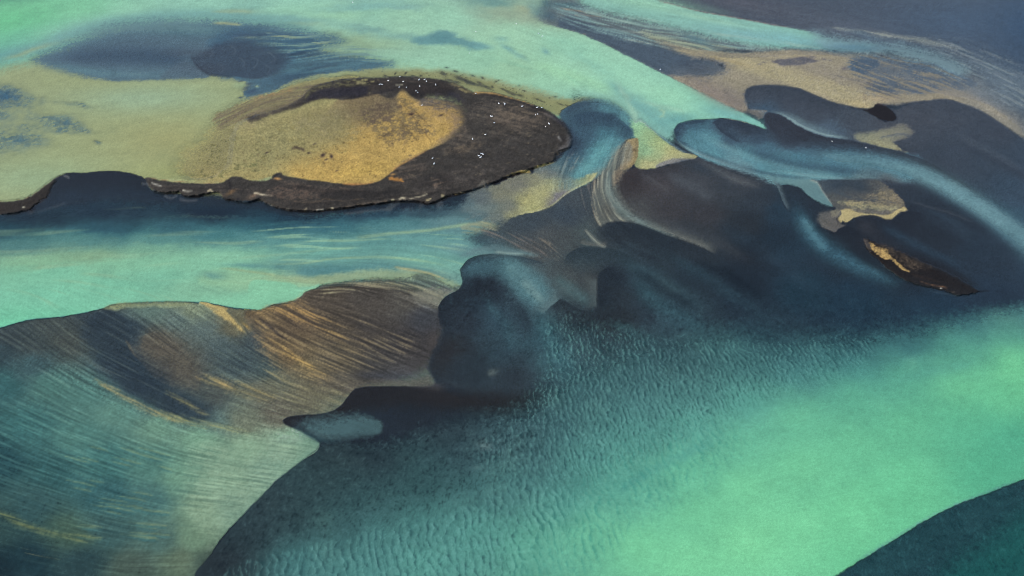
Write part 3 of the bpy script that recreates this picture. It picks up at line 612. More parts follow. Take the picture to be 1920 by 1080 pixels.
# pale shelf with a bluer patch west of the brown fan
poly('W', (140,190,150), [(380,512),(450,512),(520,520),(560,528),(590,536),(560,540),(480,545),(420,540),(370,528)], 14, .7, 3)
blob('W', (92,148,142), 400,517, 26,7, .8, 4, 3)
blob('W', (86,142,142), 470,499, 50,5, .8, 2, 3)
stroke('W', (156,172,124), [(400,504,3),(440,506,3),(480,511,3),(540,518,3)], .6, 2)
poly('W', (126,196,160), [(470,528),(520,528),(550,532),(562,540),(566,548),(560,556),(545,564),(520,568),(505,571),(490,580),(470,578)], 3.5, .9)
stroke('W', (196,206,150), [(560,534,.9),(566,546,1),(558,558,1),(545,565,1)], .5)
poly('W', (128,194,162), [(556,540),(590,537),(598,532),(597,540),(588,544),(570,546),(566,552)], 3, .8)
stroke('W', (176,180,134), [(487,582,1),(500,573,1.2),(530,568,1.2),(552,563,1.2),(566,555,1.2),(571,546,1.2),(590,542,1.2),(598,534,1.2)], .8)

# ---- the great feathered bar on the left (fan of sand ribs under thin water)
FEATHER = [(-300,690),(0,615,2.5),(30,606,2.5),(60,599,2.5),(120,593.5,2.5),(160,586,2.5),(195,578,2.5),(207,572,3),(250,568,6),(300,566,6),(360,566.5,4),(400,570.5,2.5),(440,577.5,2.5),(478,581,2.5),(489,582,2.5),(505,573,2.5),(552,563.5,2.5),(566,556,2.5),(571,547,2.5),(590,543,2.5),(598,536,3),(620,532,6),(680,526,10),(760,526,20),(820,540,24),(866,538,5),(862,545,3),(842,552,3),(828,562,3),(822,576,3),(826,592,6),(834,612,20),(826,640,24),(812,664,20),(806,690,16),(818,720,12),(800,726,6),(740,724,3),(690,725,3),(667,728,2.5),(655,740,2.5),(640,760,2.5),(624,770,2.5),(600,776,2.5),(555,779,2.5),(530,786,2.5),(532,793,2.5),(560,806,3),(590,821,3),(601,832,2.5),(596,845,2.5),(570,860,2.5),(545,880,2.5),(518,900,2.5),(490,931,2.5),(450,970,2.5),(420,1001,2.5),(393,1040,2.5),(364,1080,2.5),(300,1200),(-300,1300)]
poly('D', (62,70,78), FEATHER)
def fe(k, col, x, y, rx, ry, op, ang=30, warp=6, tex=None): blob(k, col, x, y, rx, ry, op, ang, warp, tex)
BAR = [(20,630,62,72,76),(100,610,70,78,78),(180,600,56,68,76),(120,640,74,80,78),(60,650,66,76,78),(250,620,58,72,82),(240,680,46,60,74),(270,715,46,60,74),(290,700,48,62,76),(310,650,94,88,80),(290,635,92,88,80),(340,680,88,86,80),(280,585,98,118,112),(330,600,96,112,110),(360,580,130,140,118),(380,620,92,106,106),(420,650,78,92,96),(440,610,110,104,84),(450,680,70,84,90),(480,640,70,82,88),(500,700,72,88,92),(400,740,82,88,86),(330,760,54,68,78),(380,765,62,76,84),(400,790,92,112,110),(460,790,112,118,104),(520,770,104,100,90),(560,750,96,94,84),(500,720,104,104,92),(60,680,66,90,96),(0,660,54,72,80),(0,720,62,100,104),(100,720,82,120,116),(160,740,84,122,118),(220,770,96,134,126),(300,800,112,148,132),(380,820,122,160,138),(460,840,134,167,143),(540,830,136,166,146),(580,840,116,150,134),(150,820,84,126,122),(50,800,66,108,110),(0,860,48,82,90),(100,880,58,96,100),(200,870,72,116,116),(280,870,84,124,118),(340,890,112,150,132),(420,900,132,164,142),(500,880,122,154,138),(200,930,60,98,104),(280,940,76,112,112),(380,960,126,154,132),(440,950,120,150,134),(60,950,58,88,92),(0,980,56,82,84),(130,1000,74,98,88),(200,1000,66,96,98),(300,1010,84,112,108),(360,1010,112,138,118),(340,1050,100,116,100),(50,1050,38,62,72),(150,1050,50,74,80),(250,1060,76,92,86),(0,1075,32,50,60),(390,1050,70,86,80),(-150,800,50,84,90),(-150,1000,40,64,72)]
field('D', BAR, FEATHER, 3, 1.0, 0, None, 14)
field('W', BAR, [(-300,660),(0,680),(120,700),(260,770),(400,800),(590,815),(601,832,3),(545,880,3),(450,970,4),(370,1075,6),(-300,1300)], 60, .85, 0, None, 14)
poly('W', (150,156,112), [(195,578),(220,570),(290,567),(360,568),(330,574),(250,576),(215,582)], 8, .6, 2)
poly('D', (47,61,73), [(203,579,4),(240,598,10),(262,616,14),(240,632,4),(246,655,4),(264,680,5),(288,704,6),(330,730,20),(385,765,24),(402,785,20),(350,782,14),(300,768,14),(262,745,16),(215,710,20),(175,660,26),(150,620,26),(172,594,12)], op=.72, warp=3)
poly('D', (96,89,80), [(232,634,3),(240,640,4),(262,650,4),(268,636,4),(280,622,14),(310,632,30),(350,670,30),(380,705,30),(370,730,30),(320,718,24),(286,702,6),(262,676,4),(244,654,3)], op=.6, warp=2)
lee('D', (46,60,73), [(226,622,10),(240,640,16),(262,676,22),(286,702,22),(320,722,16)], .5, flip=True)
# ribs along the current: fine dark gullies and pale silt ridges
LOWER = [(-300,660),(0,690),(200,760),(400,815),(590,830),(545,880),(450,970),(380,1060),(-300,1200)]
poly('W', (138,166,140), LOWER, 50, .11, 0, (.7*L_FIN + .8*L_MID, -.2, 2.6))
poly('W', (40,76,86), [(-300,700),(0,740),(200,820),(330,850),(370,900),(360,980),(300,1020),(-300,1200)], 60, .14, 0, (-.6*L_FIN - .8*L_MID - .4*L_BIG, -.2, 2.6))
poly('W', (126,132,116), [(-300,640),(0,618),(200,582),(400,575),(480,640),(560,760),(440,800),(250,760),(0,690)], 24, .11, 0, (.8*L_FIN + .6*L_MID, -.2, 2.4))
poly('D', (40,52,62), [(-300,640),(0,618),(200,582),(400,575),(480,640),(560,760),(440,800),(250,760),(0,690)], 24, .2, 0, (-.8*L_FIN - .6*L_MID, -.2, 2.4))
poly('W', (150,170,146), [(360,590),(430,600),(480,680),(560,760),(500,790),(420,740),(360,660)], 24, .12, 0, (L_FIN + .4*L_MID, 0, 2.2))
mottle(FEATHER, 10, .045, N_FIN + .4*N_SML)
mottle(FEATHER, 10, .026, .8*L_FIN + .5*L_MID)
for k in range(34):                                     # crisp dark gullies ending at the ford
    rr = random.Random(500 + k)
    x = rr.uniform(170, 325); y = rr.uniform(850, 1020)
    x = min(x, 330 - abs(y - 880) * .05)
    l = rr.uniform(30, 75); s = .30 - (y - 850) * .0012
    stroke('W', (64,108,114), [(x - l, y - l*s, .6), (x - l*.4, y - l*.38*s, 2.0), (x, y, 1.4)], .5, 2)
    stroke('W', (150,160,116), [(x - l, y - l*s - 4, .6), (x - l*.4, y - l*.38*s - 4.5, 1.8), (x, y - 4, 1.2)], .36, 2)
OCH = (180,156,104)
poly('D', OCH, [(372,566,2.5),(404,571,2.5),(428,578,3),(426,584,4),(436,598,4),(452,616,6),(463,627,5),(450,620,6),(434,606,8),(412,592,8),(396,580,6)], op=.9, warp=2, tex=(L_FIN + .5*N_SML, -2.2, -.4, .55))
blob('D', (190,154,92), 462,612, 12,3, .7, 38, 2)
poly('D', OCH, [(180,712),(205,722),(240,742),(290,768),(320,778),(345,788),(330,790),(290,778),(240,752),(205,734)], 10, .75, 3, (L_FIN + .4*L_MID, -1.8, 2.0))
poly('W', (170,165,110), [(300,772),(360,785),(430,800),(470,812),(420,806),(340,792)], 12, .6, 3, (L_FIN, -1.6, 2.))
poly('D', (180,160,100), [(310,730),(335,742),(365,760),(395,778),(380,775),(340,755),(312,738)], 8, .6, 3, (L_FIN, -1.6, 2.))
poly('D', (176,150,96), [(370,705),(410,705),(430,716),(470,724),(520,745),(500,750),(450,742),(400,725),(372,712)], 14, .6, 4, (L_FIN + .3*L_MID, -1.6, 2.0))
blob('D', (196,166,112), 422,720, 16,6, .6, 20, 3, (L_FIN,-1.6,1.4))
poly('W', (132,132,84), [(-40,950),(20,965),(60,985),(100,1000),(150,1003),(185,1010),(150,1014),(100,1006),(50,994),(0,972)], 14, .62, 4, (L_FIN, -1.8, 1.8, .1))
poly('W', (150,130,90), [(40,1028),(80,1040),(130,1045),(90,1046),(50,1038)], 6, .6, 3, (L_FIN,-.3,.8))
poly('W', (158,172,146), [(380,830),(470,815),(590,826),(598,838),(545,880),(450,970),(390,1030),(360,960),(350,890)], 50, .4, 2, (LS + .5*N_SML, -1.8, 1.8))
# brown, drained part of the fan
FAN = [(489,583,3),(506,574,3),(553,565,3),(567,557,3),(573,548,3),(600,540,6),(640,534,12),(720,530,20),(790,545,30),(826,570,20),(832,620,24),(800,690,30),(700,722,20),(640,740,20),(590,740,40),(540,710,40),(505,670,40),(478,630,30),(462,600,16),(458,582,4)]
field('D', [(500,600,112,94,72),(520,620,98,83,68),(560,600,94,79,66),(600,560,84,74,66),(640,600,79,70,63),(700,560,78,71,67),(760,560,84,79,75),(820,560,104,104,100),(840,545,124,126,116),(700,620,69,63,61),(760,640,62,58,60),(800,600,60,60,68),(820,650,62,58,60),(640,680,84,77,68),(580,690,104,94,76),(560,720,98,93,80),(640,720,90,84,76),(700,700,66,64,66),(760,715,72,70,74),(620,750,104,100,88),(540,660,106,90,70),(480,620,86,80,74)], FAN, 5, .96, 0, None, 14)
RIB = .9*L_FIN + .7*L_MID
poly('D', (128,106,76), [(480,584),(560,566),(620,590),(690,640),(640,690),(600,700),(540,670),(490,620)], 40, .3, 3, (RIB, -1.8, 2.4))
poly('D', (186,146,88), [(486,584),(520,574),(560,564),(590,588),(640,620),(650,640),(600,618),(560,600),(520,590)], 20, .66, 2, (RIB, -1.2, 2.6))
poly('D', (184,146,88), [(470,586),(500,620),(540,650),(580,680),(620,700),(600,712),(560,690),(520,660),(484,620)], 26, .62, 2, (RIB, -1.2, 2.6))
poly('D', (202,164,98), [(530,650),(556,668),(590,684),(588,694),(556,682),(534,664)], 12, .65, 2, (L_FIN, -1.4, 2))
poly('D', (132,116,90), [(480,600),(560,640),(700,600),(780,640),(700,690),(620,720),(560,740),(500,700)], 30, .5, 0, (RIB, -.2, 2.4))
poly('D', (138,132,104), [(500,690),(580,720),(640,730),(690,722),(640,756),(600,772),(540,760),(500,730)], 24, .7, 0, (RIB, -1, 2.2, .2))
poly('D', (42,41,48), [(480,590),(580,570),(720,560),(800,600),(780,660),(680,690),(560,660),(500,630)], 30, .16, 0, (-RIB, -.3, 2.2))
stroke('D', (50,46,50), [(474,588,1),(496,606,3),(520,625,3.5),(545,642,2)], .75, 2)
stroke('D', (50,46,50), [(508,580,1),(530,592,3),(556,606,2.5)], .65, 2)
stroke('D', (50,46,50), [(540,572,1),(566,588,3),(600,606,2.5)], .55, 2)
mottle(FAN, 10, .022, RIB)
mottle(FAN, 10, .05, N_FIN + .5*N_SML)
mottle([(600,540),(700,524),(860,540),(840,560),(800,590),(700,560)], 14, .06, RIB)
poly('D', (160,152,122), [(600,540),(660,528),(740,526),(820,544),(850,560),(800,556),(720,542),(640,546),(600,552)], 14, .7, 2, (L_FIN + .5*L_MID, -1.4, 1.8))
poly('D', (60,66,82), [(775,516),(800,512),(830,528),(850,545),(820,540),(780,528)], 10, .7, 3)
stroke('W', (186,172,120), [(735,500,1.5),(770,506,2.5),(800,511,2),(840,526,1)], .8, 1)
poly('W', (128,150,136), [(740,506),(800,516),(850,530),(866,538),(850,552),(800,540)], 12, .45, 0, (L_FIN, 0, 1.4))
poly('W', (132,128,118), [(800,540),(850,548),(836,560),(824,574),(800,570),(770,556)], 14, .6)
lee('D', (52,54,64), [(826,640,30),(834,612,34),(826,592,34),(822,576,30)], .0)
blob('D', (80,72,72), 815,640, 14,20, .6)
poly('D', (96,90,84), [(640,745),(668,727),(740,723),(810,722),(812,705),(760,712),(680,712),(640,730)], 12, .6)
stroke('D', (110,104,96), [(668,726,2.5),(720,722,2.5),(780,721,3),(812,716,4)], .5)
blob('D', (66,68,80), 730,705, 70,9, .5)
# ---- where the bar meets the open bed: lee-side ledges and the dark basin
poly('D', (40,48,62), [(1440,246,6),(1410,300,40),(1310,300,3),(1296,298,3),(1265,305,3),(1240,312,3),(1215,318,3),(1192,313,3),(1160,330,30),(1120,350,40),(1110,338,3),(1090,348,3),(1070,358,3),(1052,370,3),(1035,385,3),(1010,395,3),(985,399,3),(972,402,3),(958,408,6),(930,420,40),(920,440,30),(960,470,20),(1000,480,20),(960,476,4),(930,475,3),(900,477.5,3),(880,485,3),(868,497,2.5),(862,506,2.5),(866,520,2.5),(868.5,530,2.5),(863,540,2.5),(855,546,2.5),(840,552.5,2.5),(828,562,2.5),(822,576,2.5),(826,592,5),(834,612,16),(826,640,20),(812,664,16),(806,690,14),(818,720,10),(800,725,5),(740,723.5,2.5),(690,724.5,2.5),(667,727.5,2.5),(655,739,2.5),(640,759.5,2.5),(624,769.5,2.5),(600,775.5,2.5),(555,778.5,2.5),(529,785.5,2.5),(531,793,2.5),(560,806,2.5),(590,821,2.5),(601,832,2.5),(596,845,2.5),(570,860,2.5),(545,880,2.5),(518,900,2.5),(490,931,2.5),(450,970,2.5),(420,1001,2.5),(393,1040,2.5),(364,1080,2.5),(300,1200),(1000,1500),(2400,1300),(2400,200),(1900,60),(1600,200)], op=1.0)
# ---- upper right: outwash flats, beige silt and drowned bars
poly('D', (76,80,98), [(1220,-6,3),(1260,7,3),(1300,17,3),(1350,27,3),(1400,35.5,3),(1440,43.5,3),(1490,52,4),(1530,60,10),(1580,74,30),(1700,90,60),(1800,120,60),(1900,190,60),(2000,260,40),(2500,300),(2500,-400),(200,-400),(640,-150,8),(980,-62,4)], op=1)
blob('D', (92,84,100), 1380,0, 150,30, .7, 12)
blob('D', (94,94,112), 1600,66, 130,34, .7, 10)
blob('D', (70,86,114), 1800,40, 150,60, .7)
blob('D', (48,70,104), 1960,50, 110,110, .9)
blob('D', (60,74,98), 1900,150, 90,60, .7)
# second, thinner river branch
poly('D', (100,108,114), [(1012,12,10),(1040,-10,30),(1230,-30,10),(1260,8,3),(1300,18,3),(1350,28,3),(1400,36.5,3),(1440,44.5,3),(1490,53,3),(1530,62,6),(1570,80,20),(1540,96,10),(1440,100,14),(1350,96,14),(1300,112,12),(1340,122,6),(1358,129,3),(1352,134,3),(1334,138,3),(1300,142,6),(1270,147,4),(1250,140.5,3.5),(1200,115.5,3.5),(1150,90.5,3.5),(1100,66.5,3.5),(1060,54,4),(1040,50,5),(1015,42,12),(1000,30,26)], op=.95)
poly('W', (134,192,180), [(1080,-30,20),(1225,-30,4),(1232,1,3),(1262,9,3),(1300,19,3),(1350,29,3),(1400,37.5,3),(1440,45.5,3),(1490,54,4),(1525,62,8),(1560,76,14),(1600,84,12),(1640,84,10),(1600,92,12),(1520,90,14),(1440,88,16),(1340,70,20),(1240,46,24),(1150,26,24),(1090,6,24)], op=.95)
blob('W', (150,208,178), 1200,4, 110,14, .8, 8)
blob('W', (152,200,174), 1330,36, 90,6, .6, 12)
blob('W', (122,178,186), 1400,66, 110,14, .8, 8)
blob('W', (124,186,192), 1480,72, 60,12, .8, 10)
blob('W', (110,158,172), 1560,84, 70,10, .7, 4)
stroke('D', (170,146,138), [(1226,-1,1.6),(1262,8,1.5),(1300,18,1.5),(1350,28,1.5),(1400,36.5,1.4),(1440,44.5,1.4),(1490,53,1.2)], .6)
poly('D', (76,88,106), [(1062,28,16),(1100,40,12),(1150,58,10),(1200,72,8),(1230,86,6),(1270,100,5),(1300,108,4),(1335,115,3),(1352,124,2),(1358,129,2),(1345,128,2),(1352,137,2),(1336,141,3),(1315,138,4),(1300,143,8),(1270,148,5),(1250,141.5,3.5),(1200,116.5,3.5),(1150,91.5,3.5),(1100,67.5,3.5),(1062,54.5,4),(1042,48,5)], op=.9, warp=2)
blob('D', (66,92,110), 1030,28, 24,12, .6, 20, 5)
blob('D', (70,106,118), 1060,10, 40,8, .7, 6, 4)
blob('D', (74,108,120), 1022,4, 12,12, .6)
blob('D', (70,74,92), 1310,126, 34,10, .8, 18)
poly('W', (122,156,162), [(1040,10),(1150,28),(1300,66),(1440,96),(1330,98),(1240,84),(1150,66),(1070,40)], 20, .85, 0, (L_FIN + .6*L_MID, -1.6, 1.6))
poly('W', (146,170,158), [(1100,20),(1230,40),(1400,70),(1540,90),(1400,90),(1250,66),(1120,44)], 14, .6, 0, (L_FIN + .5*L_MID, -.6, 1.9))
stroke('D', (172,146,122), [(1046,14,1),(1066,17,1.6),(1090,20,1.2),(1110,22,.8)], .7)
stroke('D', (168,146,128), [(1076,26,1),(1100,28,1.4),(1130,31,1)], .5)
stroke('W', (176,190,180), [(1160,58,.8),(1190,60,1.5),(1225,64,1)], .6)
stroke('W', (170,180,170), [(1165,73,1),(1195,77,1.6),(1225,84,1)], .55)
stroke('D', (150,132,112), [(1012,40,2),(1030,46,2.2),(1052,52,2),(1080,59,1.8),(1100,65,1.8),(1150,89,1.6),(1200,114,1.6),(1250,139.5,1.8),(1300,164,2.5),(1350,189,3),(1390,209,3)], .65)
# beige flats
poly('D', (146,136,120), [(1252,141,4),(1300,144,12),(1340,140,5),(1362,130,5),(1340,114,10),(1290,104,16),(1220,70,10),(1280,84,12),(1340,96,8),(1440,97,6),(1480,92,6),(1510,94,8),(1600,100,20),(1700,108,30),(1790,130,40),(1860,170,50),(1930,232,40),(2100,380,40),(2100,420,8),(1925,266,6),(1890,240,6),(1850,214,6),(1812,197,4),(1775,186,4),(1740,189,5),(1700,194,8),(1672,196,6),(1652,194,3),(1644,195,3),(1640,200,2.5),(1625,203,2.5),(1608,203,3),(1590,198,3),(1560,191,3),(1530,178.5,3),(1500,166,4),(1462,160,5),(1424,160,6),(1400,166,5),(1398,185,4),(1403,206,4),(1396,211,4),(1350,190,4),(1300,165,4)], op=.97, warp=2)
poly('W', (160,166,140), [(1200,58),(1280,70),(1380,92),(1330,96),(1270,86),(1210,70)], 10, .8, 4, (L_FIN,-.8,.8,.2))
blob('D', (90,124,136), 1310,76, 38,7, .75, 22, 3)
poly('D', (166,154,124), [(1270,92),(1340,100),(1430,112),(1480,126),(1560,150),(1640,180),(1645,192),(1625,202),(1590,196),(1540,180),(1500,164),(1450,150),(1400,136),(1340,112)], 14, .85, 4)
blob('D', (172,152,118), 1360,114, 60,6, .6, 12, 3)
blob('D', (174,154,126), 1645,184, 34,9, .8, 0, 3)
blob('D', (180,162,124), 1610,196, 34,6, .7, 14, 1)
blob('D', (140,126,118), 1330,170, 60,18, .9, 28)
blob('D', (122,112,110), 1375,188, 34,16, .7, 30)
blob('D', (150,140,124), 1370,140, 50,14, .6, 10)
blob('D', (172,158,132), 1480,108, 60,12, .6, 6)
blob('D', (138,128,122), 1540,134, 70,16, .6, 14, 4, (N_FIN + N_SML,-.8,.8,.3))
blob('D', (116,120,128), 1830,170, 80,30, .8, 34)
blob('D', (104,114,128), 1880,170, 60,40, .8, 40)
blob('D', (158,146,130), 1860,206, 70,8, .7, 30)
blob('D', (150,140,128), 1770,172, 60,8, .7, 14)
blob('D', (84,94,112), 1950,250, 60,40, .6, 40)
poly('D', (84,82,98), [(1446,114),(1470,110),(1500,108),(1520,109),(1536,114),(1515,120),(1485,123),(1462,121)], 5, .9, 2.5)
for (x, y, rx, ry) in [(1523,107,7,2),(1546,112,7,2),(1558,114,4,1.5),(1432,118,6,1.5),(1584,129,7,4),(1425,121,4,1.3)]:
    blob('D', (90,86,100), x, y, rx, ry, .8, 8, 1.5)
poly('D', (86,92,106), [(1310,108),(1350,112),(1372,126),(1364,138),(1340,146),(1300,150),(1290,130)], 16, .85, 3, (LS + .8*N_SML, -.8, .8))
poly('D', (116,110,108), [(1270,150),(1330,146),(1390,172),(1396,205),(1350,188),(1300,164)], 14, .6, 3, (N_FIN + N_SML + .5*LS, -1.4, 1.4))
poly('D', (124,118,112), [(1290,100),(1440,104),(1560,120),(1660,160),(1640,190),(1540,175),(1420,140)], 20, .45, 0, (N_FIN + N_SML + .6*LS, -.6, 1.8))
poly('D', (176,166,140), [(1290,100),(1440,104),(1560,104),(1700,120),(1640,190),(1540,175),(1420,140)], 20, .4, 0, (N_SML2 + .5*N_FIN + .6*LS, -.2, 2))
blob('W', (112,152,152), 1003,20, 20,20, .7, 0, 5)
blob('W', (150,172,148), 985,32, 26,12, .6, 20, 5)
SMUDGE = L_FIN*.8 + .5*L_MID + .4*N_SML + .25*N_FIN
poly('D', (80,92,112), [(1590,116),(1620,106),(1680,104),(1740,108),(1790,126),(1830,155),(1815,166),(1770,168),(1710,176),(1660,176),(1620,168),(1640,150),(1600,138)], 14, .95, 4, (SMUDGE, -1.0, .7))
poly('D', (74,88,110), [(1592,118),(1622,108),(1650,112),(1640,128),(1620,138),(1600,134)], 8, .9, 3, (SMUDGE,-1.4,0))
poly('D', (76,90,112), [(1690,114),(1740,124),(1780,140),(1822,163),(1790,158),(1740,150),(1706,140)], 12, .85, 4, (SMUDGE,-1.3,.6))
poly('D', (74,86,106), [(1650,160),(1700,158),(1690,166),(1640,172)], 6, .7, 3, (SMUDGE,-.6,.5))
poly('D', (96,92,96), [(1560,140),(1640,150),(1720,178),(1660,186),(1600,170)], 14, .6, 0, (SMUDGE, .2, 1.2))
poly('D', (152,142,128), [(1620,128),(1700,120),(1760,140),(1830,168),(1760,166),(1680,152)], 20, .6, 0, (SMUDGE, -.2, 1.8))
stroke('D', (96,82,76), [(1618,172,.8),(1622,186,.9),(1626,200,.8)], .7)
# veil of blue milk where the branch thins out
poly('W', (116,150,164), [(1520,60),(1600,74),(1690,84),(1760,100),(1820,130),(1800,140),(1740,120),(1660,102),(1560,94)], 24, .7, 3)
poly('W', (168,170,160), [(1560,50),(1620,56),(1680,66),(1660,72),(1600,62)], 10, .45, 3, (L_FIN,-.8,1))
poly('W', (164,168,160), [(1640,62),(1700,68),(1760,78),(1800,92),(1760,88),(1700,76)], 8, .45, 3)
blob('W', (90,110,130), 1620,66, 40,7, .6, 16, 3)
blob('W', (84,122,146), 1600,88, 60,7, .7, 0, 3)
poly('D', (104,116,128), [(1740,90),(1860,110),(1960,170),(1960,240),(1880,180),(1800,120)], 40, .6, 4)
poly('W', (140,146,148), [(1740,70),(1860,100),(1940,160),(1940,230),(1860,170),(1780,110)], 30, .4, 0, (SMUDGE, -.2, 1.6))

# ---- the drowned sands: one drifting field of charcoal, slate and blue
SANDS = [(1000,420,66,76,86),(1060,400,64,74,86),(1080,370,72,80,88),(1020,440,80,84,88),(1000,470,78,81,84),(1060,450,74,80,84),(1100,440,74,84,88),(1180,340,64,60,63),(1230,340,74,71,76),(1300,330,69,70,80),(1380,350,62,66,77),(1420,380,54,61,73),(1250,390,67,66,72),(1320,400,62,62,70),(1400,420,47,53,63),(1200,400,78,79,82),(1300,450,52,58,68),(1420,470,39,45,57),(1200,440,48,56,66),(1150,440,54,62,70),(1250,470,50,63,73),(1180,470,58,73,83),(1100,480,60,73,81),(1060,520,74,80,84),(1110,530,66,70,74),(1150,520,43,53,64),(1200,520,50,66,78),(1300,520,43,56,68),(1400,530,38,48,62),(1130,560,46,55,65),
 (1160,600,46,53,61),(1220,590,48,60,72),(1240,600,58,79,91),(1300,590,48,64,76),(1400,570,40,54,68),(1420,610,46,66,80),(1000,640,58,84,96),(960,620,58,80,92),(960,680,52,68,79),(1040,680,62,90,100),(1100,650,60,83,93),(1180,640,56,74,84),(890,560,46,61,74),(900,540,40,47,59),(930,600,54,73,87),(860,600,46,54,66),(840,660,48,50,57),(880,680,46,57,67),(940,660,52,70,82),(960,700,50,60,70),(900,500,66,94,106),(960,500,74,106,116),(1000,540,84,118,128),
 (1460,400,44,62,78),(1480,470,42,60,76),(1500,540,38,60,76),(1600,560,38,58,76),(1450,450,38,52,66),(1560,430,40,46,59),(1620,480,37,42,55),(1680,420,42,46,59),(1750,440,42,48,61),(1850,480,44,56,72),(1800,400,52,66,82),(1900,420,58,82,100),(1850,300,60,69,85),(1750,290,62,68,83),(1900,350,58,73,91),(1660,300,58,58,71),(1640,460,52,54,66),(1700,500,37,42,55),(1850,560,42,56,75),(1760,580,40,58,77),(1960,500,46,62,80),
 (1420,185,73,76,92),(1480,185,70,73,89),(1540,205,70,73,88),(1600,225,70,74,88),(1660,230,72,73,86),(1720,215,73,73,87),(1790,215,70,72,87),(1850,245,66,70,86),(1920,300,60,70,88),(1430,204,66,86,106),(1560,243,78,92,110),(1640,255,74,80,94),(1720,260,68,71,86),(1800,290,62,68,84)]
LAND_EDGE = [(1440,246,4),(1447,246,3),(1420,207,5),(1403,206,6),(1397,190,12),(1396,172,14),(1404,165,10),(1424,160.5,5),(1462,160.5,4),(1500,166.5,3),(1530,179,2.5),(1560,191.5,2.5),(1590,198.5,2.5),(1608,204,2.5),(1640,205,4),(1684,204,14),(1700,195,10),(1740,189.5,6),(1775,186.5,5),(1812,197.5,5),(1850,214.5,6),(1890,240.5,6),(1925,267,8),(2300,480,8),(2300,700,60),(1900,640,90),(1500,680,100),(1250,700,100),(1060,720,80),(960,780,60),(840,720,10),(808,700,14),(812,664,20),(826,640,24),(834,612,20),(826,592,6),(822,576,3),(828,562,2.5),(840,552.5,2.5),(855,546,2.5),(863,540,2.5),(868.5,530,2.5),(866,520,2.5),(862,506,2.5),(868,497,2.5),(880,485,3),(900,477.5,3),(930,474,4),(900,462,16),(875,445,24),(920,426,24),(945,412,8),(960,405,3),(985,398.5,2.5),(1010,395,2.5),(1036,384.5,2.5),(1053,369.5,2.5),(1070,358,2.5),(1092,348,2.5),(1112,338.5,4),(1140,326,20),(1165,320,10),(1180,318,5),(1192,313.5,2.5),(1215,318.5,2.5),(1240,313,2.5),(1265,306,2.5),(1296,299,2.5),(1309,295,3),(1340,300,16),(1420,326,20),(1440,300,20)]
field('D', SANDS, LAND_EDGE, 6, 1.0, 0, None, 15)
# upper band and the black eyot
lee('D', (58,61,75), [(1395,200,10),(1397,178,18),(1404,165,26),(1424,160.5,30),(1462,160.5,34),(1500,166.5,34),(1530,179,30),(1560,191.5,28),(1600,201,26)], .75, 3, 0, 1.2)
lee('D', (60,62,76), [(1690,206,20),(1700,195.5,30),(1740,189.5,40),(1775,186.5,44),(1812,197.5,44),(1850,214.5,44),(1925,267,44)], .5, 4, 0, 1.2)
stroke('D', (56,59,74), [(1780,258,8),(1850,292,10),(1920,330,10),(1990,380,10)], .55, 2)
stroke('D', (82,86,100), [(1780,246,8),(1850,280,8),(1930,326,8)], .35, 2)
poly('D', (33,30,36), [(1604,202.5,1.5),(1625,205,1.5),(1638,202,1.5),(1641,197,1.5),(1645,194,1.5),(1652,195.5,1.5),(1662,199,4),(1673,207,4),(1680,215,4),(1682,223,3),(1674,228,3),(1660,227.5,3),(1645,221,3),(1628,211,3)], op=1, warp=1)
stroke('D', (110,96,100), [(1642,196,1),(1652,195,1.4),(1664,199,1)], .6)
field('D', [(1606,256,150,150,124),(1630,262,178,172,126),(1660,270,176,168,124),(1690,283,170,160,122),(1650,246,112,110,104),(1690,240,124,120,110),(1680,256,96,98,104),(1620,248,90,98,108)], [(1598,250,10),(1640,245,8),(1668,238,10),(1690,232,10),(1704,236,10),(1712,246,12),(1706,256,10),(1688,262,5),(1673,265,4),(1678,272,5),(1690,282,2.5),(1703,286.5,2),(1680,281.5,2),(1655,277,2.5),(1628,269,3),(1606,261,6)], 4, .92, 3)
lee('D', (88,94,106), [(1645,259,4),(1668,252.5,6),(1690,249.5,7),(1710,251,6)], .7)
stroke('W', (142,172,182), [(1438,207,2.5),(1464,214,3.5),(1486,227,4.5),(1508,239,4.5),(1545,252.5,3.5),(1600,260,4)], .75)
stroke('W', (112,140,154), [(1450,206,5),(1490,222,8),(1530,242,8),(1580,254,6)], .4)
stroke('W', (160,150,140), [(1400,206,1.2),(1420,207.5,1.6),(1440,209,1.2)], .7)
poly('D', (146,138,130), [(1398,207),(1420,207),(1434,211),(1432,220),(1424,224),(1412,216)], 5, .6, 2)

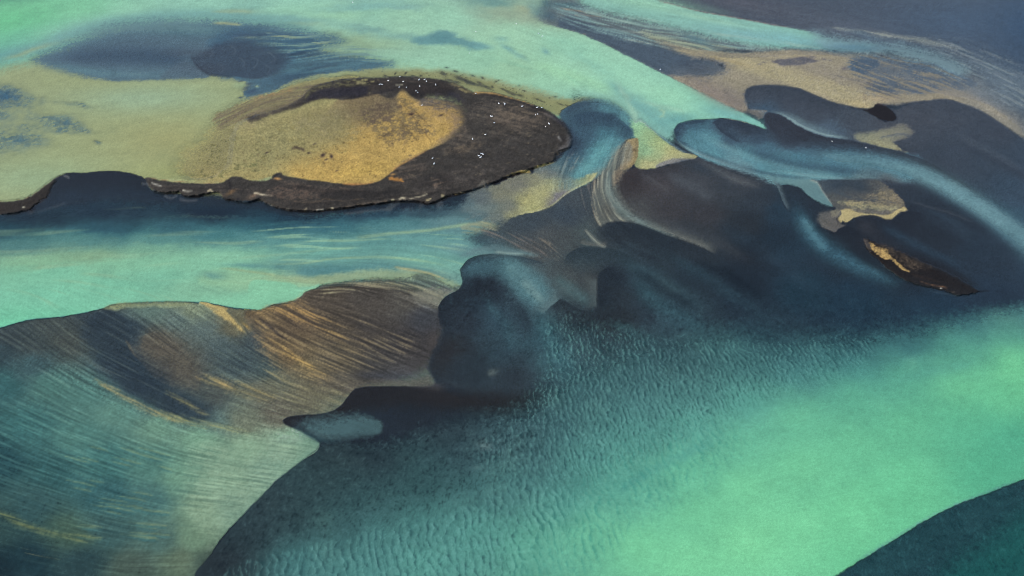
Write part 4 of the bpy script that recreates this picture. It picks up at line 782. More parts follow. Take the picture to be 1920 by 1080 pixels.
# ---- the long tongue and its blue veils
VEIL = [(1275,240,64,84,102),(1300,235,66,92,110),(1320,230,72,104,120),(1300,250,84,126,142),(1330,262,94,140,154),(1290,268,92,134,148),(1360,235,64,74,92),(1400,240,60,66,82),(1370,262,68,88,106),(1420,262,64,80,98),(1400,290,92,138,152),(1380,300,112,150,162),(1340,285,96,142,156),(1440,280,74,104,122),(1460,300,84,124,140),(1430,312,96,142,156),(1480,320,100,146,158),(1540,330,104,146,156),(1500,300,82,122,140),(1560,300,76,114,134),(1600,312,80,116,132),(1620,330,98,122,130),(1540,280,66,90,108),(1480,262,58,62,78),(1460,240,58,58,74),(1500,250,58,61,76),(1600,285,66,98,118),(1650,300,74,116,136),(1640,320,84,106,118),(1690,308,88,138,156),(1660,340,92,100,106),(1440,335,104,140,150),(1500,340,104,140,150),(1400,320,110,140,150)]
field('D', VEIL, [(1263,246,3),(1266,236,3),(1278,229,3),(1296,225,3),(1336,223,2.5),(1346,221.5,2.5),(1372,223,2.5),(1400,230,2.5),(1422,237,2.5),(1440,244.5,2.5),(1434,232,2.5),(1432,220,2.5),(1434,213,2.5),(1441,210,2.5),(1455,212,2.5),(1470,218,2.5),(1490,232,2.5),(1512,243.5,2.5),(1548,256,2.5),(1592,262,2.5),(1640,273,2.5),(1692,285,2.5),(1730,300,20),(1720,330,24),(1690,345,14),(1640,337,8),(1560,335,8),(1510,339,10),(1460,345,14),(1420,332,16),(1380,318,10),(1320,298,6),(1290,278,4),(1270,262,3)], 4, 1.0, 0, None, 10)
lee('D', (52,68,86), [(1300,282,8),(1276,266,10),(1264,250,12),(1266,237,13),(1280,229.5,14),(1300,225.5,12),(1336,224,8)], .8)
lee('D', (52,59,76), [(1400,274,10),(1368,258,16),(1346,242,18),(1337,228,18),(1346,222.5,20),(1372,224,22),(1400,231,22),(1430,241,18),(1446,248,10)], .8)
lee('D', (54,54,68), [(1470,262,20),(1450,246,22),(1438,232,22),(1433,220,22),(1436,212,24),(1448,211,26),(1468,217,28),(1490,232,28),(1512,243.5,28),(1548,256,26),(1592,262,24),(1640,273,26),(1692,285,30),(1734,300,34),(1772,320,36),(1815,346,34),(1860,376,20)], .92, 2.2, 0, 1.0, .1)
stroke('W', (130,166,176), [(1256,256,2),(1275,270,3),(1300,284,4),(1340,299,5),(1390,314,5),(1430,328,4)], .65)
stroke('D', (58,80,98), [(1276,263,2),(1305,281,3.5),(1350,299,5),(1410,318,5),(1460,329,4),(1540,336,3)], .6)
stroke('W', (104,152,166), [(1296,244,5),(1330,262,8),(1380,284,8),(1440,304,8),(1500,318,7),(1570,330,5)], .55)
stroke('D', (58,80,97), [(1360,262,5),(1400,280,9),(1450,298,11),(1510,311,11),(1580,319,9),(1650,326,5)], .62)
stroke('W', (120,158,168), [(1440,316,2),(1500,327,3),(1570,334,3),(1640,339,1.5)], .5)
stroke('W', (92,132,148), [(1500,284,10),(1560,294,14),(1620,300,16),(1680,311,18),(1740,332,20),(1800,364,22),(1850,396,24),(1910,442,26),(2020,530,30)], .9, taper=.14)
stroke('W', (106,150,164), [(1650,306,8),(1700,318,10),(1760,345,11),(1810,374,12),(1860,406,12),(1930,456,12)], .55)
lee('W', (108,150,164), [(1690,296,22),(1734,314,26),(1790,342,28),(1850,378,30),(1930,434,32),(2000,490,32)], .4, 14)
field('D', [(1660,345,62,66,80),(1700,355,50,56,70),(1760,390,44,50,64),(1820,420,44,52,66),(1870,460,46,58,74),(1740,372,48,56,70)], [(1652,333,6),(1680,342,16),(1720,352,18),(1770,376,20),(1830,412,22),(1890,460,24),(1900,500,40),(1830,440,20),(1760,396,10),(1700,378,4),(1690,371,3),(1672,356,3)], 6, .9)
# fingers of silt and the beige flats at their end
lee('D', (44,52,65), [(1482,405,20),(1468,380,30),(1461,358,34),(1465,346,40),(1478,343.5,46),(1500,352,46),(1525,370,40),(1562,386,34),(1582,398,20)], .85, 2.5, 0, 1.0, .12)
poly('W', (100,138,148), [(1430,328,16),(1480,335,12),(1515,336,4),(1534,342,3),(1541,356,2),(1552,372,2),(1563,386,2),(1545,383,2.5),(1522,372,2.5),(1502,354,3),(1478,344,3),(1455,345,10)], op=.85)
stroke('W', (156,162,158), [(1516,337,1.5),(1534,343,2),(1542,357,1.8),(1553,373,1.4),(1563,386,1)], .65, taper=.12)
lee('W', (92,108,120), [(1446,338,10),(1458,350,8),(1466,374,8),(1478,396,8)], .7, 2.5, flip=True)
field('D', [(1545,348,72,82,92),(1570,345,58,68,81),(1610,350,58,68,81),(1640,350,82,84,87),(1660,360,108,103,95),(1685,374,120,111,99),(1630,368,84,85,87),(1600,372,84,85,87),(1570,378,89,91,92),(1600,384,96,94,92),(1640,388,92,92,89),(1680,386,104,99,92),(1660,396,103,99,97),(1620,396,101,98,95),(1580,396,91,90,89)], [(1536,341,3),(1580,337,6),(1630,336,8),(1650,338,4),(1672,355,2.5),(1690,370.5,2),(1700,388,3),(1690,396,6),(1660,404,5),(1620,399,5),(1592,398,4),(1578,396,4),(1563,386,3),(1552,368,3),(1542,356,3)], 4, .97, 2, None, 9)
lee('D', (70,78,90), [(1548,350,8),(1570,362,9),(1600,374,9),(1640,379,7),(1690,381,5)], .6, 2, flip=True)
poly('D', (182,174,134), [(1572,379,6),(1600,377,8),(1640,382,8),(1690,386,6),(1680,393,6),(1640,391,8),(1600,389,8)], op=.8, warp=3, tex=(N_FIN + N_SML + .6*LS, -1.6, 1.4, .25))
poly('D', (184,166,122), [(1577,394,1.8),(1598,392,4),(1612,397,4),(1640,400,4),(1666,402,4),(1682,396,4),(1694,386,2),(1699,388,1.5),(1704,394,3),(1692,397,4),(1680,406,4),(1670,412,3),(1658,411,3),(1645,405,3),(1630,402.5,3),(1612,405,3),(1598,409,1.8),(1592,416,1.5),(1586,419,1.5),(1578,413,2),(1574,420,1.5),(1570,410,1.5),(1579,402,1.5)], op=.92, warp=2)
poly('D', (150,134,106), [(1630,366),(1660,352),(1688,372),(1690,384),(1640,386),(1580,384),(1590,376)], 14, .55, 4, (N_FIN + N_SML, -1.4, 1.2))
lee('D', (122,114,108), [(1600,393,4),(1640,399,5),(1676,398,4)], .5, 2, flip=True)
field('D', [(1545,415,118,110,100),(1565,405,112,106,102),(1575,395,104,102,102),(1580,418,96,92,94),(1560,428,100,96,96),(1540,400,80,86,92)], [(1536,398,10),(1560,394,8),(1578,394,3),(1579,402,2),(1570,410,2),(1576,420,2),(1590,420,3),(1582,424,3),(1572,430,2.5),(1567,436,2),(1555,431,2.5),(1540,425,3),(1532,412,10)], 3, .9, 2)
poly('D', (128,122,108), [(1556,396,3),(1570,391,4),(1578,396,2),(1572,404,3),(1560,408,5)], op=.7, warp=2)
stroke('D', (40,42,50), [(1575,404,1.2),(1569,410,1.6),(1574,419,1.2)], .7)
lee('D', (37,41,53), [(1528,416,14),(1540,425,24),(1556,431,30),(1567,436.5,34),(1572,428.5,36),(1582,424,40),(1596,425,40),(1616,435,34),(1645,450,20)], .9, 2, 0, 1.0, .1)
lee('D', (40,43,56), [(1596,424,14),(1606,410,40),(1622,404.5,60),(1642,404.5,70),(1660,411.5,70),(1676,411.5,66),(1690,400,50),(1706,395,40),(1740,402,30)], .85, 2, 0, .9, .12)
blob('D', (62,61,71), 1625,425, 24,14, .6, 30, 3)
lee('D', (84,84,92), [(1700,376,4),(1730,386,5),(1780,400,6),(1830,420,5)], .4, 3, flip=True)
stroke('W', (56,74,92), [(1640,412,8),(1670,434,11),(1710,455,11),(1770,484,11),(1820,505,10)], .5, 2)
# blue arc left of the small island
stroke('W', (64,96,114), [(1484,366,10),(1500,410,18),(1520,440,20),(1548,466,22),(1590,490,22),(1640,512,20),(1710,536,18)], .75)
stroke('W', (82,124,142), [(1500,396,7),(1514,424,10),(1532,450,10),(1556,474,8)], .7)
stroke('D', (36,39,51), [(1580,450,10),(1620,482,14),(1660,508,10),(1700,530,6)], .7)
# ---- small island
SMALL = [(1619,447,3),(1628,449,2),(1645,456,5),(1668,462,6),(1695,474,6),(1725,487,8),(1760,502,12),(1795,520,12),(1822,537,6),(1836,545.5,2.5),(1846,545,2),(1826,549,2),(1800,553.5,2),(1782,549,2.5),(1755,542,2.5),(1720,533,2.5),(1695,524,2.5),(1678,513,3),(1660,500,4),(1645,486,4),(1632,474,3),(1624,462,2)]
poly('D', (33,28,29), SMALL, op=1)
poly('D', (84,78,78), [(1619,448),(1628,450),(1634,462),(1634,472),(1625,462)], 3, .8, 1.5)
poly('D', (98,84,72), [(1640,456),(1668,463),(1695,476),(1730,490),(1750,502),(1720,505),(1700,500),(1680,486),(1655,468)], 10, .85, 3, (N_FIN + .7*N_SML + .4*L_FIN,-1.4,1.6,.1))
poly('D', (190,156,102), [(1630,451.5,4),(1637,455,2),(1648,463,3),(1660,470,3),(1672,482,3),(1684,494,3),(1700,505,1.5),(1708,511,1.5),(1698,510,1.5),(1684,502,1.5),(1674,492,2),(1664,486,2),(1654,486,2),(1644,478,2),(1640,470,2),(1633,463,2)], op=.95, warp=4, tex=(N_FIN + .8*N_SML, -2.0, .6, .2))
stroke('D', (132,96,72), [(1722,526,1),(1745,534,1.2),(1770,538,1.6),(1778,541,1)], .8)
stroke('D', (58,44,38), [(1700,512,3),(1740,522,4),(1770,532,3)], .5, 2)
for x, y in [(1672,508),(1678,513),(1690,521),(1694,523),(1710,526),(1753,539)]:
    stroke('D', (120,116,112), [(x-1.5,y-.6,.7),(x+1.5,y+.6,.7)], .8)
stroke('D', (225,215,205), [(1763,540,1.2),(1767,541.5,1)], .95)
stroke('D', (196,176,160), [(1784,547,.9),(1791,547,1)], .8)
stroke('W', (74,84,96), [(1740,545,1),(1770,550,1.4),(1800,556,1.2)], .5)
stroke('D', (30,30,40), [(1836,546,2),(1850,544.5,1.5),(1862,543,.8)], .6)

# ---- water east of the island and the streaming silt
field('D', [(1066,200,68,92,108),(1110,196,74,102,118),(1145,200,84,124,136),(1172,222,98,144,152),(1100,222,60,80,98),(1140,226,60,82,100),(1170,246,66,92,108),(1100,250,66,90,108),(1074,270,58,74,92),(1140,250,76,116,132),(1150,262,88,132,144),(1130,282,90,142,154),(1110,305,90,136,148),(1090,325,90,128,138),(1075,290,70,98,116),(1060,310,80,104,116),(1040,325,100,116,120),(1010,325,108,114,114),(1120,325,110,136,138),(1160,285,104,134,138)], [(1052,206,3),(1064,200,3),(1078,193,3),(1100,186,14),(1140,190,20),(1176,212,16),(1190,236,5),(1195,250,3),(1186,256,3),(1172,264,5),(1150,300,8),(1120,332,4),(1090,349,6),(1060,352,20),(1000,330,10),(1000,318,4),(1044,302,5),(1060,284,5),(1074,272,4),(1074,255,4),(1062,232,4),(1048,216,4)], 4, 1.0, 0, None, 9)
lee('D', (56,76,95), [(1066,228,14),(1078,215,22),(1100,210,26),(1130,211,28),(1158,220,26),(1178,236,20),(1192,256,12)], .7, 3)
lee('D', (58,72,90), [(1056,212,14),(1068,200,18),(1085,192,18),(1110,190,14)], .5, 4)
stroke('D', (54,64,82), [(1056,228,5),(1074,255,9),(1072,282,9),(1052,300,7)], .5, 2)
stroke('W', (104,150,160), [(1180,214,3),(1186,232,3),(1194,250,2)], .5)
stroke('W', (96,156,166), [(1150,256,14),(1130,282,16),(1110,306,16),(1085,330,14),(1060,345,8)], .75)
stroke('W', (128,160,164), [(1172,262,2.5),(1150,284,3.5),(1128,312,4),(1106,334,3)], .4, 0, (L_FIN,-1,1))
poly('W', (130,142,142), [(1000,330),(1050,304),(1080,286),(1090,300),(1060,325),(1020,345)], 12, .5, 4, (L_FIN + N_SML,0,1.5))
field('D', [(905,370,100,108,112),(940,360,128,127,112),(970,345,126,125,116),(990,380,168,162,116),(1020,362,172,166,120),(1010,335,140,138,116),(1040,350,162,161,122),(1050,362,130,128,130),(1045,380,126,122,128),(1075,345,122,138,132),(1090,340,150,160,126),(1112,332,172,170,128),(1000,392,170,166,118),(960,400,150,148,116),(930,405,112,120,118),(890,395,86,108,118),(1030,318,110,116,118),(1060,330,104,120,124),(950,385,120,122,114)], [(880,362,10),(900,354,5),(930,346,3),(965,330,3),(1000,324,4),(1030,318,14),(1060,330,16),(1085,335,12),(1112,325,5),(1121,322,4),(1112,338,2.5),(1092,347.5,2.5),(1070,357.5,2.5),(1053,369,2.5),(1036,384,2.5),(1010,394.5,2.5),(985,398,2.5),(972,401,2.5),(958,406,4),(930,420,24),(890,412,24),(866,390,24)], 4, .95, 3, None, 10)
poly('D', (126,122,128), [(1042,362,4),(1056,358,5),(1070,357,3),(1053,369.5,3),(1040,380,3)], op=.8)
poly('D', (96,120,126), [(1048,344),(1070,334),(1082,330),(1070,348),(1052,356)], 5, .5, 2, (L_FIN,-.5,.8))
stroke('W', (200,196,150), [(1120,324,2.5),(1108,336,2),(1090,347,1.4),(1070,357,1.4),(1053,369,1.4),(1036,384,1.4),(1010,394.5,1.4),(985,398,1.4),(960,405,1.4)], .6)
blob('W', (110,124,126), 900,392, 50,12, .6, -10, 4)
poly('W', (150,150,120), [(862,428),(900,418),(930,420),(940,430),(910,432),(880,440)], 8, .6, 3, (L_FIN,-1,.6))
stroke('W', (166,162,124), [(860,426,3),(890,420,4),(915,420,4),(938,430,3)], .6, 2)
stroke('W', (120,130,128), [(850,424,2),(880,410,2.5),(910,396,3)], .5, 2, (L_FIN,-1,.8))
# combed silt over the slate bed
poly('D', (118,108,104), [(900,425),(940,430),(1000,450),(1050,488),(1020,486),(960,460),(915,445)], 12, .75, 2, (L_FIN + .5*L_MID,-.1,1.5))
poly('D', (150,134,118), [(1010,440),(1040,462),(1056,486),(1040,484),(1018,460)], 7, .8, 2, (L_FIN,-.1,1.4))
poly('W', (96,122,130), [(860,480),(920,460),(980,470),(1010,480),(960,478),(900,480)], 10, .6)
blob('W', (104,138,144), 880,470, 50,8, .6, 8)
stroke('W', (130,156,158), [(930,472,2.5),(960,476,2.5),(985,474,2)], .6)
poly('D', (120,110,104), [(1092,350),(1118,336),(1128,360),(1120,400),(1110,420),(1096,390)], 10, .6, 2, (L_FIN + .5*L_MID,0,1.5))
poly('D', (138,124,110), [(1116,330),(1126,340),(1116,380),(1128,424),(1118,424),(1108,390),(1112,350)], 8, .7, 2, (L_FIN + .4*L_MID,-.4,1.2))
stroke('W', (132,140,136), [(1098,430,2),(1112,448,3),(1128,462,3),(1136,464,2)], .6, 1, (L_FIN,-1.5,.6))
# beige apron between the lobes and the ochre hummock
field('D', [(1196,240,150,190,152),(1215,250,154,180,138),(1240,265,160,172,124),(1205,280,150,184,146),(1230,290,160,174,132),(1265,285,172,168,122),(1295,293,170,164,124),(1215,310,176,170,126),(1250,305,174,166,128),(1195,300,140,150,114),(1190,225,146,192,160)], [(1184,226,16),(1200,226,18),(1222,242,10),(1240,257,5),(1258,271,4),(1276,282.5,3),(1296,290,2.5),(1309,293,2),(1303,298,2),(1285,300,2.5),(1265,304.5,2.5),(1240,311.5,2.5),(1215,317,2.5),(1192,312,2.5),(1188,300,4),(1192,280,4),(1190,256,4)], 4, .96, 2, None, 9)
poly('D', (118,116,130), [(1304,297,2),(1290,301,2),(1262,306,2),(1228,315,2),(1236,306,4),(1262,298,5),(1285,297,4)], op=.75)
stroke('D', (104,128,142), [(1226,246,2.5),(1246,260,3),(1262,272,3),(1280,283,3),(1300,290,2)], .75)
poly('D', (150,131,98), [(1174,262,5),(1186,257,3),(1194,257,2),(1196,275,2),(1194,296,2),(1186,314,2),(1172,320,6),(1160,318,6),(1166,300,5),(1172,280,4)], op=.95, warp=3, tex=(N_SML + .7*N_FIN,-1.9,-.5,.5))
blob('D', (92,76,60), 1188,282, 5,3, .7, 0, 2)
blob('D', (196,160,110), 1172,308, 12,8, .6, -40, 3)
stroke('W', (196,160,110), [(1176,268,.8),(1160,284,1),(1150,300,.9)], .6)
# crests and lees of the drowned fan
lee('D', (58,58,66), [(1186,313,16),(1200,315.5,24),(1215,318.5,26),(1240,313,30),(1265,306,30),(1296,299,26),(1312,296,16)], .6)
blob('D', (58,54,58), 1186,332, 18,14, .6, 40)
stroke('D', (92,92,98), [(1196,322,4),(1225,340,7),(1262,366,7)], .4, 2)
stroke('W', (92,98,108), [(1240,320,8),(1290,345,14),(1350,378,16)], .35)
stroke('D', (98,100,106), [(1300,297,3),(1330,313,6),(1380,336,8),(1430,352,6)], .5, 2)
poly('D', (100,97,98), [(1350,310),(1400,330),(1440,345),(1400,350),(1370,335)], 14, .5, 2, (LS + .4*L_FIN, -1, 1.6))
blob('D', (50,62,78), 1312,314, 36,12, .45, 20)
# silt stream pouring over the ledge
poly('W', (108,111,109), [(1168,268,6),(1180,264,4),(1186,290,8),(1168,322,14),(1156,345,20),(1164,375,20),(1185,400,18),(1222,424,10),(1268,441,10),(1320,462,16),(1250,440,6),(1205,420,4),(1170,414,4),(1140,416,5),(1122,424,8),(1114,400,12),(1110,370,12),(1118,338,12),(1136,310,8),(1152,288,6)], op=.65)
poly('W', (164,160,142), [(1168,268),(1180,264),(1184,290),(1158,322),(1150,350),(1160,385),(1190,412),(1150,414),(1122,422),(1116,390),(1116,350),(1136,310)], 10, .7, 0, (L_FIN + .6*L_MID, -.6, 2.2))
stroke('W', (112,134,138), [(1164,284,5),(1144,316,9),(1140,348,11),(1152,382,12),(1180,406,10),(1230,428,8),(1280,448,6)], .5)
stroke('W', (176,172,158), [(1166,276,.8),(1146,308,1),(1138,335,1.1),(1144,365,1.1),(1164,392,1)], .45, 2)
stroke('W', (170,168,158), [(1158,280,.8),(1138,312,1),(1132,340,1.1),(1138,370,1),(1160,400,1)], .35, 2)
blob('D', (82,78,76), 1138,394, 14,22, .5, 10, 3)
stroke('W', (168,158,140), [(1118,332,1),(1112,368,1.2),(1118,398,1.2),(1130,424,1)], .5, 2)
poly('D', (144,122,100), [(1152,318),(1170,312),(1160,336),(1150,350)], 10, .45, 2)
lee('W', (112,114,113), [(1200,420,14),(1240,433,16),(1290,451,18),(1345,478,20)], .6, 3, flip=True)
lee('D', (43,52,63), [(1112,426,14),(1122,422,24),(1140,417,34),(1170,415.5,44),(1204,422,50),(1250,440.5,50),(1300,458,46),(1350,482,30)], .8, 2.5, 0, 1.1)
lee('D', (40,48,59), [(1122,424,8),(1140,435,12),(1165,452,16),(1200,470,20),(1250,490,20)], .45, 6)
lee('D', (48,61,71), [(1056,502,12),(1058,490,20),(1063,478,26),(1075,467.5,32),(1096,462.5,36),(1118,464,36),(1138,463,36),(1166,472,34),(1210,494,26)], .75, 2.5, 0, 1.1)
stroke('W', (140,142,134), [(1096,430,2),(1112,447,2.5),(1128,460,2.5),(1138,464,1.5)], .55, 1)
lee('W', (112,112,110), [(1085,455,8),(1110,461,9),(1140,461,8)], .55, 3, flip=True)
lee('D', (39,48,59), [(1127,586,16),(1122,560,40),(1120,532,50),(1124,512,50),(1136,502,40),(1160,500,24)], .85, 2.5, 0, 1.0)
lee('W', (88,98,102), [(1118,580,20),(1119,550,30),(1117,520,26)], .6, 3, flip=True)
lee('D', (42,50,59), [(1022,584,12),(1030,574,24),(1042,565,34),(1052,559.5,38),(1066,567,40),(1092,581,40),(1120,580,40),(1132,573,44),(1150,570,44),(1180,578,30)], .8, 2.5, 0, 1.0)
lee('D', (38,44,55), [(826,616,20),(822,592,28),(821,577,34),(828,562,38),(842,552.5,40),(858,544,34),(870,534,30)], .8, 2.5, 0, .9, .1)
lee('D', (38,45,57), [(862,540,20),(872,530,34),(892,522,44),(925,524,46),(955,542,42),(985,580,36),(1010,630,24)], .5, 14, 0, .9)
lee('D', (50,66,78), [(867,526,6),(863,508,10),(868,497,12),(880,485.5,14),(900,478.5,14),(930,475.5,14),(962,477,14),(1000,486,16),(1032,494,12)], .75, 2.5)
stroke('W', (90,128,138), [(935,484,14),(970,512,22),(1002,545,22),(1030,580,14)], .8)
stroke('W', (114,146,150), [(975,520,9),(1003,550,11),(1022,572,7)], .5)
stroke('W', (82,106,112), [(1035,512,10),(1072,545,18),(1112,574,12)], .6)
lee('W', (98,120,126), [(1015,590,20),(1030,576,26),(1050,560,24)], .6, 3, flip=True)
stroke('W', (66,100,110), [(1000,575,14),(1020,610,20),(1045,660,26),(1070,705,24),(1060,740,16)], .6)
stroke('W', (62,90,102), [(1180,515,14),(1230,565,22),(1290,605,26),(1350,634,18)], .6)
blob('W', (88,118,126), 1275,632, 24,7, .4, -10, 4)
lee('W', (96,122,130), [(880,472,10),(920,468,10),(960,473,9),(1005,479,6)], .55, 3, flip=True)
stroke('W', (130,156,158), [(925,472,2),(960,475.5,2.5),(990,477,1.5)], .5)
blob('W', (42,66,84), 1660,580, 200,50, .35, 4)
# smoky veils drifting down over the basin
for pts, c, o in [([(1150,480,8),(1210,512,16),(1270,548,20),(1340,590,16)],(66,90,102),.4),([(1240,470,8),(1310,510,16),(1380,556,18),(1450,600,14)],(58,80,94),.35),([(1330,405,10),(1400,450,18),(1470,500,20),(1540,560,16)],(56,72,88),.35),([(1130,600,8),(1200,630,14),(1280,668,14)],(66,96,104),.4),([(1190,390,8),(1260,420,12),(1340,450,14),(1420,500,12)],(76,80,88),.35),
   ([(1180,500,8),(1250,545,12),(1320,585,12)],(35,43,54),.4),([(1290,480,10),(1370,520,14),(1450,575,12)],(34,41,52),.4),([(1060,600,8),(1120,640,14),(1180,690,14)],(38,46,56),.4),([(900,545,8),(940,600,14),(970,670,14)],(64,90,102),.4)]:
    stroke('W', c, pts, o, 5)
stroke('W', (166,204,178), [(1150,146,5),(1172,180,7),(1190,214,7),(1198,244,5)], .5, 3)
stroke('W', (104,164,166), [(1160,176,6),(1200,202,9),(1246,236,8),(1256,258,5)], .45, 3)
stroke('W', (170,206,180), [(1196,186,4),(1240,200,5),(1300,212,4)], .35, 3)
# brown sand under the lower ledge, black water, pale pool
poly('D', (39,40,46), [(530,786,2.5),(555,779,2.5),(600,776,2.5),(624,770,2.5),(640,760,2.5),(655,739.5,2.5),(667,728,2.5),(690,725,2.5),(740,724,2.5),(800,725.5,4),(860,735,30),(960,740,40),(1040,735,30),(1075,745,24),(1060,765,24),(960,780,30),(860,770,40),(760,765,40),(680,768,24),(620,782,14),(560,790,10),(545,800,8),(532,793,2.5)], op=.95)
blob('D', (46,45,48), 820,745, 70,14, .5, 8)
blob('D', (44,45,49), 940,752, 90,18, .5, 6)
blob('D', (84,80,82), 800,722, 40,7, .5)
blob('D', (70,66,68), 815,728, 20,8, .5)
blob('D', (76,72,72), 1062,738, 16,6, .5, -20, 4)
poly('D', (52,58,66), [(545,790),(600,780),(660,776),(700,785),(718,798),(712,812),(690,820),(640,824),(606,826),(575,812)], 10, .7)
poly('W', (76,102,109), [(570,802,50),(620,786,34),(670,780,26),(705,787,14),(720,799,8),(715,812,9),(692,820,14),(650,824,26),(610,824,40)], op=.85, warp=2)
poly('W', (40,60,70), [(560,802),(600,822),(640,828),(600,830)], 8, .6)
blob('D', (34,42,54), 680,830, 80,16, .7, -6)
blob('D', (38,44,54), 780,790, 70,24, .5)
blob('W', (110,120,120), 922,698, 10,7, .4, 0, 5)

# ---- dune ripple patterns: scalloped crests, used to paint their light and shade
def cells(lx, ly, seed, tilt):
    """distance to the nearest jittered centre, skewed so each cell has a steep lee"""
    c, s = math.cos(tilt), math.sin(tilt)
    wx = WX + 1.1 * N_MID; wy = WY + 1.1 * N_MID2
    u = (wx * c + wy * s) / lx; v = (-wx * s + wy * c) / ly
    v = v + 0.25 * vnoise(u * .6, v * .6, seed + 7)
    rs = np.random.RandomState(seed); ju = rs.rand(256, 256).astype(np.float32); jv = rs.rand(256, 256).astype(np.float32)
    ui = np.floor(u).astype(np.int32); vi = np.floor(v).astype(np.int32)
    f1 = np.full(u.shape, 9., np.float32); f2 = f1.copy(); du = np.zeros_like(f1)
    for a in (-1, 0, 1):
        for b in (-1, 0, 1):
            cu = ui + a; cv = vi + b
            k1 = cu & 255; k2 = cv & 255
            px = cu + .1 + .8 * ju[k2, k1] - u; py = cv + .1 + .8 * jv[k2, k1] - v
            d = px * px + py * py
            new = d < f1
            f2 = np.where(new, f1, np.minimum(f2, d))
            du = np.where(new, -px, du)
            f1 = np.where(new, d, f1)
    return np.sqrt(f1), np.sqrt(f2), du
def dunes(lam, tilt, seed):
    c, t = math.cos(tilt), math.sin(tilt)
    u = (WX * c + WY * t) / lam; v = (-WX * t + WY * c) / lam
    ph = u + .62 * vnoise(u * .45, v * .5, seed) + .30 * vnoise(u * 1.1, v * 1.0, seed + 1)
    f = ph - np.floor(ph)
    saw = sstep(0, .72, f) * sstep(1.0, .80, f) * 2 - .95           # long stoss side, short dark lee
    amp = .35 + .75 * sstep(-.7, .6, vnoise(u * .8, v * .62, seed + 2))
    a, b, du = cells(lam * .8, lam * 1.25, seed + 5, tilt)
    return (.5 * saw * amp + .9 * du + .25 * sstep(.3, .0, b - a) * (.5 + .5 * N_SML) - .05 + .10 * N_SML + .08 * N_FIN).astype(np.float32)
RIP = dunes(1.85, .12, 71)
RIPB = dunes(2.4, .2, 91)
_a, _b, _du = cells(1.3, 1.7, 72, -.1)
BUMP_SHADE = (.6 * _du + .4 * N_SML + .45 * N_FIN).astype(np.float32)  # pebbly bumps: their light and dark sides are painted, not relief
# ---- teal and green milk of the lower river
LOWER_RIVER = [(620,840,46,58,66),(700,860,44,56,66),(600,900,54,74,80),(560,960,52,72,78),(480,1000,48,62,70),(420,1050,44,52,60),(700,930,54,82,88),(640,980,56,86,92),(800,900,54,82,88),(880,850,54,74,84),(850,800,48,58,68),(940,820,62,84,94),(900,920,66,104,108),(560,1050,74,122,124),(700,1010,78,126,126),(800,980,80,130,128),(680,1070,82,134,132),(800,1060,92,152,144),(900,1000,90,150,142),(960,900,74,118,120),(1000,860,64,96,104),(1060,800,66,100,108),(1000,780,54,76,86),(1100,720,64,96,104),(1200,760,76,118,122),(1300,740,78,122,124),(1200,700,66,98,106),(1300,680,62,92,100),(1400,680,66,104,110),(1500,660,58,90,102),(1600,650,48,78,92),(1500,700,80,136,136),(1600,690,80,142,142),(1700,650,70,118,126),(1100,850,82,136,134),(1200,820,88,146,140),(1300,800,94,158,148),(1400,760,94,160,150),(1050,940,86,146,140),(1150,900,88,150,140),(1000,1020,98,164,146),(1100,1000,106,178,150),(1200,920,98,168,148),(1300,880,106,182,152),(1400,830,108,182,152),(1500,780,112,190,154),(1600,740,104,182,150),(1700,700,100,178,148),(1800,660,94,164,144),(1900,620,90,152,138),(1200,1020,122,200,156),(1300,960,118,196,154),(1400,920,122,200,156),(1500,880,118,196,154),(1600,840,110,188,150),(1700,800,104,182,146),(1800,720,116,196,150),(1900,680,120,204,150),(1900,740,108,190,146),(1800,800,94,174,142),(1900,820,84,166,138),(1850,880,88,170,138),(1700,900,110,192,150),(1600,960,118,200,154),(1500,1000,124,204,158),(1400,1020,128,206,158),(1300,1060,126,204,158),(1600,1030,112,194,150),(1700,960,108,190,148),(1920,580,66,106,118),(1820,610,60,100,114),(1700,620,44,70,86),(1600,615,42,66,82),(1450,630,46,68,82),(1250,650,52,72,84),(1120,680,60,86,94),(2050,560,90,150,138),(2050,700,110,190,146),(500,940,50,64,72)]
field('W', LOWER_RIVER, [(2300,500,50),(1920,575,40),(1800,600,60),(1650,622,70),(1500,632,70),(1380,626,70),(1280,630,70),(1180,655,80),(1080,700,70),(980,770,70),(860,785,50),(740,830,40),(640,832,14),(602,834,5),(596,846,3),(560,868,3),(518,902,3),(450,972,3),(393,1042,3),(364,1083,3),(340,1300),(2300,1300)], 40, .97, 0, None, 62)
field('W', LOWER_RIVER, [(2300,520,40),(1920,590,40),(1800,630,50),(1650,668,60),(1500,690,60),(1380,720,70),(1280,760,70),(1180,800,80),(1080,850,80),(980,900,60),(800,960,30),(640,1004,24),(480,1040,20),(400,1120,20),(400,1300),(2300,1300)], 40, .9, 0, None, 62)
stroke('W', (78,142,136), [(1155,925,10),(1190,900,14),(1220,875,10)], .5, 3)
stroke('W', (84,148,142), [(1190,905,10),(1270,860,14),(1360,815,12)], .4, 5)
blob('W', (118,186,162), 1710,680, 12,14, .35, 0, 5)
stroke('W', (92,158,146), [(1660,715,10),(1760,692,12),(1840,675,10)], .35, 6)
blob('W', (118,138,140), 910,835, 12,10, .5, 0, 5)
blob('W', (100,130,132), 895,876, 10,5, .4, 0, 4)
